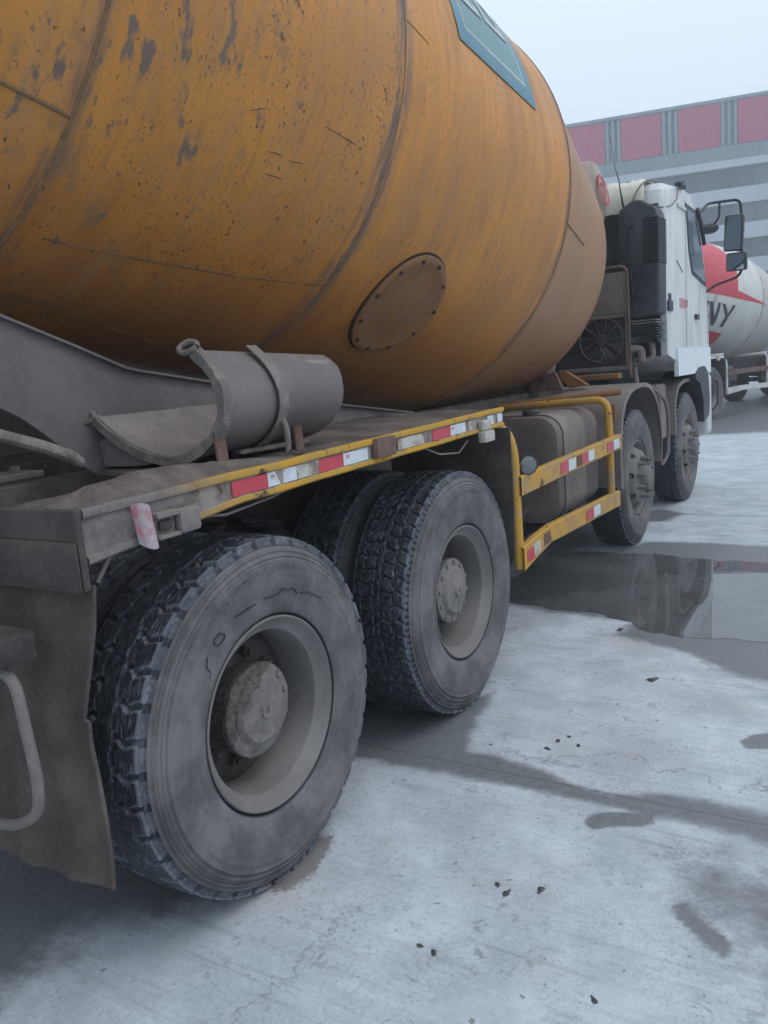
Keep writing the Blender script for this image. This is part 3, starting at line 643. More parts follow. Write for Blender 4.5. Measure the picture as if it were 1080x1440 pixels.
        if nm:
            text_mesh('tape_mark', '3M', .017, 'red_letter', ed, Matrix.Translation((.0262, y0+.02, zt(y0)-.028)) @ Matrix.Rotation(R(90), 4, 'Z') @ Matrix.Rotation(R(90), 4, 'X'), 0, .0004)
    # left deck
    bm = BM(); box(bm, (2*XC-.02, -.6, 1.20), (2*XC+.74, 1.83, 1.285), .01); obj('deck', bm, 'deck_top', t)
    # lamp box, marker lamps and torn reflector along the edge
    bm = BM(); box(bm, (.024, .635, 1.222), (.052, .765, 1.292), .006, 2); obj('lamp_bracket', bm, 'rust_brown', t)
    bm = BM(); box(bm, (.026, 1.525, 1.172), (.066, 1.632, 1.222), .008, 2); box(bm, (.024, 1.535, 1.224), (.05, 1.63, 1.268), .004); obj('marker_lamp', bm, 'lamp_white', t)
    ml = BM(); box(ml, (.026, -.335, 1.162), (.058, -.262, 1.226), .01, 2); box(ml, (.026, -.408, 1.162), (.034, -.335, 1.228), .002); box(ml, (.034, -.408, 1.214), (.056, -.335, 1.228), .002); box(ml, (.034, -.408, 1.162), (.056, -.335, 1.172), .002)
    lo_ = obj('marker_lamp', ml, 'dusty_steel', t); lo_['label'] = 'broken marker lamp housing with its cover torn open'
    bm = BM(); box(bm, (.036, -.395, 1.182), (.046, -.352, 1.206), .003); obj('bulb_holder', bm, 'dark_steel', lo_)
    bm = BM(); rows = []
    for q in np.linspace(0, 1, 8):
        rows.append([(.030+.036*math.sin(w), -.408-.027*(1-math.cos(w))-.012*q, 1.160+.006*w+(.062+.02*math.sin(w))*q-.022*(1-q)*math.sin(w*.9)+.006*q*w) for w in np.linspace(0, 2.9, 10)])
    sheet(bm, rows, .003); obj('torn_reflector', bm, 'pink_reflector', t)
    bm = BM(); tube(bm, [(.0, -.27, 1.19), (-.01, -.1, 1.165), (-.01, .1, 1.178), (-.015, .3, 1.205)], .004, 6); obj('cable', bm, 'dusty_steel', t)
    bm = BM(); tube(bm, [(-.01, 1.10, 1.20), (.0, 1.2, 1.165), (.0, 1.38, 1.148), (.0, 1.47, 1.19)], .004, 6); obj('cable', bm, 'dusty_steel', t)

    # rear support: swept side plates carrying the drum roller stand
    top = [(-1.35, 2.15), (-.9, 1.98), (-.5, 1.855), (-.26, 1.765), (-.03, 1.679), (.16, 1.604), (.22, 1.592), (.35, 1.571), (.564, 1.536), (1.0, 1.455), (1.466, 1.377), (2.117, 1.287)]
    bot = [(2.117, 1.27), (.35, 1.262), (.01, 1.257), (-.05, 1.30), (-.178, 1.419), (-.25, 1.475), (-.307, 1.506), (-.5, 1.58), (-.75, 1.60), (-1.0, 1.5), (-1.1, 1.27), (-1.35, 1.27)]
    for sx in (1, -1):
        xx = XC+sx*.565
        bm = BM(); prism(bm, top+bot, 'x', xx-.006, xx+.006); obj('support_plate', bm, 'plate_grey', t, 20)
        bm = BM(); rows = [[(xx+w, y, z+.003) for w in (-.03, .03)] for y, z in top]; sheet(bm, rows, .008); obj('plate_flange', bm, 'plate_grey', t, 20)
        bm = BM(); box(bm, (xx-.06, -1.5, 1.09), (xx+.06, -1.15, 2.2), .01); obj('support_leg', bm, 'plate_grey', t)
        bm = BM(); tube(bm, [(XC+sx*.35, -1.55, 2.25), (XC+sx*.35, -1.35, 2.27)], .13, 24); obj('drum_roller', bm, 'dark_steel', t)
    bm = BM(); box(bm, (XC-.6, -1.45, 1.85), (XC+.6, -1.2, 2.05), .01); obj('support_beam', bm, 'plate_grey', t)
    bm = BM(); tube(bm, [(-.3, -.9, 1.56), (-.3, -.551, 1.445), (-.3, -.438, 1.402), (-.3, -.36, 1.365), (-.3, -.325, 1.345)], [.016, .016, .017, .019, .014], 10); jitter(bm, .004, .03); obj('discharge_lever', bm, 'concrete_crust', t)
    bm = BM(); box(bm, (-.34, -.62, 1.335), (-.22, -.50, 1.352), .004); tube(bm, [(-.25, -.56, 1.352), (-.25, -.56, 1.368)], .013, 6); obj('bolted_plate', bm, 'dark_steel', t)

    # mud flap with its hanger panel behind the rearmost wheel
    bm = BM(); box(bm, (-.66, -.626, 1.09), (.036, -.608, 1.278), .004); box(bm, (-.66, -.634, 1.088), (.030, -.628, 1.205), .003, 2); obj('flap_hanger', bm, 'dusty_flap', t)
    edge = [(1.10, .032, -.60), (1.0, .022, -.607), (.90, -.005, -.614), (.80, -.034, -.622), (.775, -.038, -.625), (.77, -.022, -.626), (.72, -.018, -.632), (.65, .002, -.642), (.55, .022, -.655), (.45, .035, -.668), (.38, .034, -.676)]
    bm = BM(); rows = []
    for z, xr, y in edge:
        last = z < .40
        rows.append([(-.66+(xr+.66)*k/24, y-.025*math.sin(k/24*3.1)*(1.1-z)+.006*math.sin(k*1.1+z*4), z+((.010*noise.noise((k*.9, 2, 5))) if last and k < 24 else 0)+(.02*(1-k/24) if last else 0)) for k in range(25)])
    sheet(bm, rows, .01); obj('mud_flap', bm, 'flap_rubber', t, 50)
    bm = BM(); tube(bm, arc([(-.22, -.76, .95), (-.075, -.76, .93), (-.05, -.76, .68), (-.065, -.76, .60), (-.16, -.76, .545), (-.5, -.76, .50)], .05), .013, 10); obj('bumper_tube', bm, 'dusty_steel', t)
    bm = BM(); box(bm, (-.45, -.80, .955), (-.062, -.70, 1.02), .008, 2); obj('bumper_bracket', bm, 'dark_steel', t)
    bm = BM(); tube(bm, [(-.02, -.55, 1.09), (.005, -.48, 1.20)], .006, 6); obj('flap_stay', bm, 'dusty_steel', t)
    bm = BM(); rows = [[(x, 1.90+.03*math.sin(q*2), 1.205-.66*q) for x in np.linspace(-.66, .028-.02*q, 8)] for q in np.linspace(0, 1, 8)]; sheet(bm, rows, .012); obj('mud_flap', bm, 'flap_rubber', t)

    # side guard with yellow hoops
    g = 'yellow_paint'
    bm = BM(); tube(bm, arc([(-.30, 1.93, 1.215), (-.02, 1.95, 1.195), (.010, 1.965, 1.08), (.010, 1.97, .48)], .09), .027, 12); gr = obj('guard_hoop', bm, g, t)
    bm = BM(); tube(bm, arc([(-.80, 3.66, 1.19), (.0, 3.66, 1.215), (.012, 3.66, 1.05), (.012, 3.66, .58)], .11), .025, 12); obj('guard_hoop', bm, g, t)
    bm = BM(); tube(bm, [(-.80, 3.70, 1.205), (.0, 4.02, 1.24)], .022, 10); obj('guard_stay', bm, 'rust_orange', t)
    def rail(pts, z0h, label=None):
        bm = BM(); V = []
        for (x, y, z), h in pts:
            V.append([bm.verts.new((x+a, y, z+b)) for a, b in ((-.03, -h), (0, -h), (.004, -h+.005), (.004, h-.005), (0, h), (-.03, h))])
        for a, b in zip(V, V[1:]):
            for k in range(6): bm.faces.new((a[k], a[(k+1) % 6], b[(k+1) % 6], b[k]))
        # open hollow end: recessed dark cap
        bm.faces.new(V[-1]); o = obj('guard_rail', bm, g, t, 25)
        x, y, z = pts[0][0]; h = pts[0][1]
        cb = BM(); box(cb, (x-.027, y+.035, z-h+.004), (x+.0005, y+.04, z+h-.004)); obj('rail_end', cb, 'dark_brown', o)
        return o
    ur = rail([((.045, 1.955, .905), .050), ((.043, 2.6, .909), .050), ((.041, 3.83, .912), .050)], 0)
    lr = rail([((.045, 1.945, .533), .062), ((.032, 2.18, .552), .058), ((.022, 2.42, .566), .050), ((.030, 3.0, .548), .052), ((.036, 3.78, .522), .053)], 0)
    for o, lst in ((ur, [(2.545, 2.68, 'tape_red', .907, .047), (2.683, 2.81, 'tape_white', .907, .047), (2.84, 2.93, 'rust_brown', .909, .047), (2.935, 3.06, 'tape_red', .909, .0465), (3.063, 3.18, 'tape_white', .909, .0465), (3.48, 3.62, 'tape_red', .911, .046), (3.625, 3.76, 'tape_white', .911, .046)]),
                   (lr, [(1.99, 2.09, 'tape_red', .54, .0442), (2.10, 2.20, 'tape_worn', .55, .037), (2.28, 2.38, 'rust_brown', .562, .031), (3.02, 3.16, 'tape_red', .545, .0365), (3.163, 3.30, 'tape_white', .541, .0375)])):
        for y0, y1, m, z, x in lst:
            bm = BM(); box(bm, (x-.004, y0, z-.033), (x+.0035, y1, z+.030)); obj('reflective_tape', bm, m, o)
    bm = BM(); Tm = Matrix.Translation((.055, 2.045, 1.0)) @ Matrix.Rotation(R(-42), 4, 'Z')
    lathe(bm, [(-.05, .0), (-.05, .025), (-.03, .042), (0, .050), (.006, .050), (.006, .045)], 24, Tm); lamp = obj('side_lamp', bm, 'dark_steel', t)
    bm = BM(); lathe(bm, [(.003, .046), (.007, .035), (.008, 0)], 24, Tm); obj('lens', bm, 'lens', lamp)
    bm = BM(); tube(bm, [(.01, 1.97, 1.0), (.03, 2.02, 1.0)], .012, 8); obj('lamp_arm', bm, 'dark_steel', lamp)

    # fuel tank
    bm = BM(); x0, x1, z0, z1, y0, y1 = -.72, -.115, .50, 1.165, 2.98, 3.80; cr = .13
    def rr(ins):
        P = []
        for cx, cz, a0 in ((x1-cr, z1-cr, 0), (x0+cr, z1-cr, 90), (x0+cr, z0+cr, 180), (x1-cr, z0+cr, 270)):
            for k in range(9):
                a = R(a0+k*90/8); P.append((cx+(cr-ins)*math.cos(a), cz+(cr-ins)*math.sin(a)))
        return P
    secs = [(y0-.012, .06), (y0, .015), (y0+.004, .004), (y0+.02, 0), (y1, 0), (y1+.01, .02)]
    V = [[bm.verts.new((px, y, pz)) for px, pz in rr(i)] for y, i in secs]
    for a, b in zip(V, V[1:]):
        for k in range(len(a)): bm.faces.new((a[k], a[(k+1) % len(a)], b[(k+1) % len(a)], b[k]))
    bm.faces.new(V[0]); bm.faces.new(V[-1]); tk = obj('fuel_tank', bm, 'tank_dark', t, 40)
    bm = BM(); V = [[bm.verts.new((px, y, pz)) for px, pz in rr(i)] for y, i in ((3.08, -.004), (3.08, -.008), (3.50, -.008), (3.50, -.004))]
    for a, b in zip(V, V[1:]):
        for k in range(len(a)): bm.faces.new((a[k], a[(k+1) % len(a)], b[(k+1) % len(a)], b[k]))
    obj('tank_strap', bm, 'fender', tk, 40)
    bm = BM(); lathe(bm, [(0, .05), (.02, .055), (.035, .055), (.045, .045), (.045, 0)], 20, Matrix.Translation((-.33, 3.12, 1.16)) @ Matrix.Rotation(R(-90), 4, 'Y')); obj('filler_cap', bm, 'black_plastic', tk)
    bm = BM(); box(bm, (-.40, 3.02, .40), (-.36, 3.10, .51)); box(bm, (-.17, 3.25, .42), (-.13, 3.29, .53)); box(bm, (-.78, 3.05, .42), (-.1, 3.12, .47)); obj('tank_bracket', bm, 'dark_steel', tk)
    bm = BM(); tube(bm, [(-.2, 2.2, .62), (-.3, 2.5, .55), (-.3, 2.9, .60)], .03, 8); box(bm, (-.5, 2.15, .60), (-.12, 2.40, .82), .03, 2); obj('valve_block', bm, 'dark_steel', t)

    # fenders over the front axles
    def fender(yc, outl, x_in, x_out, mat, nm='fender'):
        bm = BM(); rows = [[(x, yc+a, z) for x in np.linspace(x_in, x_out, 5)] for a, z in outl]
        sheet(bm, rows, .012); o = obj(nm, bm, mat, t, 50)
        bm = BM(); rows = [[(x_out+.002, yc+a, z), (x_out+.006, yc+a*.955, .535+(z-.535)*.955)] for a, z in outl]; sheet(bm, rows, .008); obj('fender_lip', bm, mat, o, 50)
        return o
    out3 = [(-.69, .56), (-.70, .75), (-.685, .92), (-.64, 1.06), (-.55, 1.17), (-.42, 1.235), (-.28, 1.262), (-.1, 1.272), (.08, 1.268), (.22, 1.245), (.36, 1.185), (.48, 1.09), (.57, .97), (.62, .85), (.64, .70)]
    fe = fender(AX[2], out3, -.60, .0, 'fender')
    fl = fender(AX[2], out3, 2*XC, 2*XC+.6, 'fender')
    for x0, x1, y, z0, z1 in ((-.10, -.025, 3.965, 1.03, 1.16), (-.42, -.33, 3.965, 1.03, 1.16)):
        bm = BM(); box(bm, (x0, y-.012, z0), (x1, y-.002, z1), .002)
        for zz in (z0+.03, z0+.065): tube(bm, [((x0+x1)/2, y-.02, zz), ((x0+x1)/2, y-.01, zz)], .009, 8)
        obj('fender_bracket', bm, 'rust_orange', fe)
    bm = BM(); rows = [[(x, 5.36+.02*q, 1.12-.56*q) for x in np.linspace(-.55, -.02, 5)] for q in np.linspace(0, 1, 6)]; sheet(bm, rows, .02); obj('splash_panel', bm, 'fender', t)
    bm = BM(); tube(bm, arc([(-.12, 5.33, 1.22), (.0, 5.42, 1.10), (.01, 5.50, .95), (.0, 5.50, .60), (-.04, 5.44, .52)], .08), .016, 8); obj('fender_stay', bm, 'dusty_steel', t)
    out4 = [(-.62, .72), (-.62, .95), (-.58, 1.08), (-.45, 1.17), (-.2, 1.205), (.1, 1.205), (.35, 1.17)]
    fender(AX[3], out4, -.55, -.045, 'fender'); fender(AX[3], out4, 2*XC+.05, 2*XC+.55, 'fender')
    bm = BM(); box(bm, (-.6, 5.62, .70), (-.1, 5.95, 1.20), .02); obj('battery_box', bm, 'dusty_steel', t)

    # front pedestal, oil cooler with fan, water tank
    for sx in (1, -1):
        xx = XC+sx*.40
        bm = BM(); prism(bm, [(4.35, 1.264), (4.62, 1.264), (5.05, 1.95), (4.90, 2.05)], 'x', xx-.05, xx+.05); obj('pedestal_leg', bm, 'rust_orange', t, 20)
        bm = BM(); prism(bm, [(4.22, 1.264), (4.40, 1.264), (4.60, 1.52), (4.45, 1.60)], 'x', xx+.06, xx+.17); obj('pedestal_gusset', bm, 'rust_brown', t, 20)
    for poly, y0, m in (([(-.69, 1.262), (-.66, 1.385), (-.56, 1.405), (-.50, 1.262)], 4.26, 'rust_brown'), ([(-.56, 1.40), (-.50, 1.405), (-.33, 1.29), (-.48, 1.27)], 4.34, 'rust_orange')):
        bm = BM(); prism(bm, poly, 'y', y0, y0+.05); bmesh.ops.bevel(bm, geom=bm.edges[:], offset=.004, segments=1, affect='EDGES'); obj('pedestal_gusset', bm, m, t, 20)
    bm = BM(); box(bm, (XC-.5, 4.80, 1.9), (XC+.5, 5.1, 2.35), .02); obj('pedestal_head', bm, 'rust_brown', t)
    bm = BM(); tube(bm, [(XC, 4.70, 2.215), (XC, 4.85, 2.19)], .3, 32); obj('gearbox', bm, 'dark_steel', t)
    bm = BM(); box(bm, (-.80, 4.98, 1.30), (-.27, 5.10, 1.345), .006); obj('cooler_bracket', bm, 'rust_orange', t)
    bm = BM(); box(bm, (-.85, 5.18, 1.83), (-.235, 5.42, 2.165), .012, 2); oc = obj('oil_cooler', bm, 'cooler_box', t)
    bm = BM(); box(bm, (-.85, 5.215, 1.40), (-.24, 5.40, 1.828), .006); obj('cooler_core', bm, 'dark_steel', oc)
    bm = BM(); box(bm, (-.262, 5.185, 1.36), (-.232, 5.21, 1.83), .006); box(bm, (-.85, 5.185, 1.36), (-.262, 5.21, 1.40), .006); box(bm, (-.85, 5.185, 1.80), (-.262, 5.21, 1.829)); obj('cooler_frame', bm, 'fender', oc)
    fc = Vector((-.465, 5.2, 1.622)); Tf = Matrix.Translation(fc) @ Matrix.Rotation(R(-90), 4, 'Z')
    bm = BM(); lathe(bm, [(-.012, .190), (.015, .188), (.015, .184), (-.012, .182), (-.012, .190)], 40, Tf); obj('fan_shroud', bm, 'dusty_steel', oc)
    bm = BM(); lathe(bm, [(-.01, .05), (.03, .048), (.035, .035), (.035, 0)], 24, Tf); obj('fan_hub', bm, 'dark_steel', oc)
    for k in range(11):
        a = 2*math.pi*k/11; d1 = Vector((math.cos(a), 0, math.sin(a))); a2 = a+.12; d2 = Vector((math.cos(a2), 0, math.sin(a2)))
        bm = BM(); tube(bm, [fc+d1*.045+Vector((0, -.016, 0)), fc+d2*.182+Vector((0, -.016, 0))], .003, 6); obj('fan_guard_spoke', bm, 'dusty_steel', oc)
    for k in range(8):
        a = 2*math.pi*(k+.5)/8; d1 = Vector((math.cos(a), 0, math.sin(a))); e = Vector((-math.sin(a), 0, math.cos(a)))
        bm = BM(); sheet(bm, [[fc+d1*q+e*w*q*.3+Vector((0, .004+.012*w, 0)) for w in (-1, 0, 1)] for q in (.05, .11, .17)], .003); obj('fan_blade', bm, 'black_plastic', oc)
    bm = BM(); tube(bm, [fc+Vector(p) for p in ((.0, -.03, -.06), (.03, -.04, -.12), (.0, -.05, -.17), (-.06, -.045, -.165))], .006, 6); obj('loose_cable', bm, 'dusty_steel', oc)
    bm = BM(); tube(bm, arc([(-.9, 5.16, 2.205), (-.26, 5.16, 2.205), (-.225, 5.16, 2.17), (-.22, 5.165, 1.6), (-.215, 5.165, 1.30)], .04), .011, 8); obj('oil_hose', bm, 'rust_brown', oc)
    for pts, rad in ((([-.24, 5.3, 1.60], [-.085, 5.35, 1.60], [-.075, 5.36, 1.43], [-.24, 5.32, 1.40]), .024), (([-.24, 5.28, 1.53], [-.16, 5.3, 1.53], [-.155, 5.3, 1.42]), .034), (([-.22, 5.3, 1.38], [-.20, 5.3, 1.2]), .022)):
        bm = BM(); tube(bm, arc(pts, .06), rad, 10); obj('exhaust_pipe', bm, 'fender', t)
    bm = BM(); lathe(bm, [(-1.55, 0), (-1.50, .22), (-1.44, .28), (-.06, .28), (-.02, .265), (.01, .20), (.03, .10), (.035, 0)], 40, Matrix.Translation((-.39, 4.98, 2.745))); wt = obj('water_tank', bm, 'tank_cream', t)
    for q0, q1 in ((.10, .125), (.05, .062)):
        bm = BM(); lathe(bm, [(.0, q0), (.0, q1)], 32, Matrix.Translation((-.348, 4.98, 2.79)) @ Matrix.Rotation(R(-12), 4, 'Y')); bmesh.ops.solidify(bm, geom=bm.faces[:], thickness=.004); obj('round_emblem', bm, 'red_paint', wt)

    # cab
    bm = BM(); side = [(5.62, 1.46), (5.60, 2.0), (5.60, 2.70), (5.64, 2.84), (5.74, 2.905), (6.2, 2.93), (6.75, 2.925), (6.98, 2.89), (7.18, 2.78), (7.42, 2.35), (7.60, 1.95), (7.66, 1.50), (7.68, 1.20), (7.68, .82), (7.46, .82), (7.40, 1.0), (7.22, 1.24), (6.9, 1.30), (6.2, 1.30), (5.95, 1.40)]
    prism(bm, side, 'x', 2*XC+.02, -.012)
    bmesh.ops.bevel(bm, geom=[e for e in bm.edges if abs((e.verts[0].co-e.verts[1].co).x) < .01 and max(v.co.z for v in e.verts) > 2.6], offset=.07, segments=4, affect='EDGES', profile=.5)
    cab = obj('cab', bm, 'white_paint', t, 30)
    bm = BM(); box(bm, (2*XC+.08, 5.575, 1.45), (-.06, 5.598, 2.72), .004); obj('cab_rear_wall', bm, 'black_plastic', cab)
    win = [(6.50, 2.80), (6.96, 2.79), (7.08, 2.70), (7.47, 2.16), (7.44, 2.13), (6.76, 2.215), (6.62, 2.40)]
    cy, cz = sum(p[0] for p in win)/7, sum(p[1] for p in win)/7
    bm = BM(); prism(bm, [(cy+(y-cy)*1.06, cz+(z-cz)*1.06) for y, z in win], 'x', -.02, -.006); obj('window_frame', bm, 'black_plastic', cab)
    bm = BM(); prism(bm, [(cy+(y-cy)*.94, cz+(z-cz)*.94) for y, z in win], 'x', -.02, -.003); obj('side_window', bm, 'glass', cab)
    bm = BM(); tube(bm, [(.0, 7.0, 2.83), (.012, 7.12, 2.72), (.012, 7.3, 2.52)], .02, 8); obj('wind_deflector', bm, 'black_plastic', cab)
    bm = BM(); prism(bm, [(7.20, 2.70), (7.24, 2.72), (7.58, 2.02), (7.54, 2.0)], 'x', 2*XC+.1, -.1); obj('windscreen', bm, 'glass', cab)
    for y, z0, z1 in ((6.46, 1.52, 2.84), (7.58, 1.52, 2.0)):
        bm = BM(); box(bm, (-.014, y-.004, z0), (-.0105, y+.004, z1)); obj('door_gap', bm, 'dark_brown', cab)
    bm = BM(); box(bm, (-.012, 6.86, 1.77), (.012, 7.02, 1.82), .006, 2); obj('door_handle', bm, 'black_plastic', cab)
    bm = BM(); box(bm, (-.014, 5.63, 1.83), (.006, 5.80, 1.92), .006); box(bm, (-.014, 5.68, 1.92), (0, 5.76, 1.98), .004); obj('latch_block', bm, 'black_plastic', cab)
    bm = BM(); tube(bm, [(-.010, 6.05, 2.28), (-.010, 6.3, 2.19)], .004, 5); obj('panel_scratch', bm, 'dark_brown', cab)
    text_mesh('door_text', '目目|397', .105, 'red_letter', cab, Matrix.Translation((-.0095, 6.34, 1.905)) @ Matrix.Rotation(R(90), 4, 'Z') @ Matrix.Rotation(R(90), 4, 'X'))
    pan = [(5.96, 1.505), (7.64, 1.485), (7.66, 1.22), (7.42, 1.22), (7.26, 1.30), (6.95, 1.30), (6.75, 1.245), (5.97, 1.255)]
    bm = BM(); prism(bm, pan, 'x', -.03, .008); obj('step_panel', bm, 'white_panel', cab, 20)
    arch = [(6.72, 1.235), (6.95, 1.29), (7.26, 1.29), (7.42, 1.22), (7.50, .95), (7.46, .78), (7.15, .73), (7.12, .95), (6.95, 1.14), (6.72, 1.19)]
    bm = BM(); prism(bm, arch, 'x', -.30, .02); obj('wheel_arch', bm, 'black_plastic', cab, 20)
    bm = BM(); box(bm, (2*XC+.02, 7.52, .55), (.004, 7.74, 1.205), .05, 3); obj('front_bumper', bm, 'white_paint', cab)
    bm = BM(); tube(bm, arc([(.0, 7.72, 1.14), (.05, 7.80, 1.12), (.05, 7.80, .85), (.0, 7.74, .80)], .05), .012, 8); obj('step_handle', bm, 'black_plastic', cab)
    # roof cover of pale sheeting
    bm = BM(); rows = []
    for i in range(57):
        x = -.17-(i/56)*2.15; row = []
        w = .012*math.sin(i*1.1)+.020*abs(math.sin(i*.9+1))**.5+.008*math.sin(i*2.7)-.018
        for (y, z) in ((5.565, 2.68), (5.55, 2.78), (5.57, 2.89), (5.64, 2.945), (5.8, 2.962), (6.0, 2.965), (6.2, 2.955)):
            e = min(1, i/3); row.append((x+.008*math.sin(y*30+i*.5), y-w*(z < 2.95)+.02*(1-e), z-.012*(1-e)+.7*w*(y > 5.6)))
        rows.append(row)
    sheet(bm, rows, .01); obj('roof_cover', bm, 'cream_cover', cab, 60)
    bm = BM(); tube(bm, arc([(-.28, 5.535, 2.70), (-.24, 5.535, 2.82), (-.17, 5.60, 2.925), (-.10, 5.72, 2.91)], .08), .006, 6); tube(bm, arc([(-.2, 5.53, 2.72), (-.05, 5.57, 2.68), (.012, 5.75, 2.70), (.014, 6.0, 2.80), (.01, 6.02, 2.90)], .12), .006, 6); obj('cover_rope', bm, 'strap', cab)
    bm = BM(); box(bm, (-.03, 6.10, 2.915), (.03, 6.32, 2.955), .01); tube(bm, [(.0, 6.3, 2.95), (.0, 6.34, 2.99)], .015, 8); obj('roof_clamp', bm, 'black_plastic', cab)
    bm = BM(); box(bm, (-.014, 6.10, 2.745), (.004, 6.46, 2.775), .004); obj('drip_rail', bm, 'white_paint', cab)
    bm = BM(); box(bm, (-.36, 5.47, 2.655), (-.28, 5.55, 2.69), .01); tube(bm, [(-.32, 5.50, 2.68), (-.35, 5.50, 2.86), (-.36, 5.50, 2.95)], [.012, .006, .004], 8); tube(bm, [(-.36, 5.50, 2.95), (-.385, 5.50, 3.03), (-.42, 5.50, 3.30)], [.006, .003, .0018], 6); obj('antenna', bm, 'black_plastic', t)
    # air intake stack behind the cab
    bm = BM(); prism(bm, [(-.31, 1.76), (.0, 1.80), (.005, 2.55), (-.015, 2.645), (-.13, 2.72), (-.20, 2.725), (-.31, 2.66)], 'y', 5.26, 5.57); bmesh.ops.bevel(bm, geom=[e for e in bm.edges], offset=.025, segments=3, affect='EDGES', profile=.5); ai = obj('air_intake', bm, 'black_plastic', t, 40)
    for k in range(17):
        z = 2.215+k*.0215; bm = BM(); box(bm, (-.115, 5.244, z), (.012, 5.55, z+.011), .003); obj('louvre', bm, 'black_plastic', ai)
    bm = BM(); tube(bm, arc([(-.19, 5.255, 2.53), (-.235, 5.252, 2.50), (-.235, 5.252, 2.2), (-.20, 5.252, 1.96)], .04), .011, 8); obj('moulded_rib', bm, 'deep_black', ai)
    for k in range(9):
        z = 1.575+k*.022; bm = BM(); box(bm, (-.29+.004*(k % 2), 5.28, z), (-.012-.01*(k % 3), 5.55, z+.013), .004); obj('bellows_ring', bm, 'dusty_steel' if k in (7, 8) else 'black_plastic', ai)
    # mirrors
    def frame_box(name, c, w, h, tilt):
        m = empty(name); C.objects.unlink(m); C.objects.link(m); m.parent = t; m.location = c; m.rotation_euler = (R(tilt[0]), R(tilt[1]), R(tilt[2]))
        bm = BM(); box(bm, (-w/2, -.02, -h/2), (w/2, .07, h/2), .022, 3); obj('mirror_housing', bm, 'black_plastic', m)
        bm = BM(); box(bm, (-w/2+.016, -.026, -h/2+.016), (w/2-.016, -.0205, h/2-.016), .0); obj('mirror_glass', bm, 'mirror_glass', m)
        return m
    frame_box('door_mirror', (.245, 7.62, 2.625), .185, .36, (5, 4, -5)); frame_box('wide_angle_mirror', (.268, 7.62, 2.335), .20, .185, (7, 2, -9))
    bm = BM(); tube(bm, arc([(-.05, 7.28, 2.80), (.0, 7.60, 2.955), (.30, 7.66, 2.955), (.315, 7.68, 2.80), (.315, 7.68, 2.24), (.27, 7.66, 2.18), (.06, 7.6, 2.12), (-.012, 7.55, 2.06)], .06), .014, 8); ma = obj('mirror_arm', bm, 'black_plastic', t)
    bm = BM(); tube(bm, arc([(.11, 7.63, 2.955), (.105, 7.63, 2.80), (.03, 7.66, 2.73)], .04), .012, 8); obj('kerb_mirror_arm', bm, 'black_plastic', ma)
    bm = BM(); bmesh.ops.create_uvsphere(bm, u_segments=20, v_segments=10, radius=1, matrix=Matrix.Translation((.0, 7.66, 2.71)) @ Matrix.Diagonal((.10, .08, .055, 1))); obj('kerb_mirror', bm, 'black_plastic', ma)
    # posts that hold the loose chute on the deck
    for x, y, hh in ((-.098, .006, .105), (-.125, .415, .110)):
        bm = BM(); box(bm, (x-.006, y-.022, 1.275), (x+.006, y+.022, 1.285+hh), .003, 1, Euler((0, R(-4), 0))); obj('deck_post', bm, 'rust_brown', t)
    return t

MAT['drum_yellow_hatch'] = grimy('drum_yellow_hatch', (.29, .135, .05), (.25, .14, .085), lo=.4, hi=.65, scale=5, rough=.6, bump=.2, streak=(4, 4, .6), rust=(.12, .065, .045), rlo=.58, rhi=.7)
MAT['dusty_flap'] = grimy('dusty_flap', (.06, .057, .054), (.10, .094, .089), scale=7, rough=.9, bump=.5)
MAT['cooler_box'] = grimy('cooler_box', (.16, .15, .135), (.22, .205, .19), scale=5, rough=.7, bump=.12)
MAT['tank_cream'] = grimy('tank_cream', (.40, .33, .28), (.30, .24, .2), scale=4, rough=.6, bump=.15)
truck = make_truck()

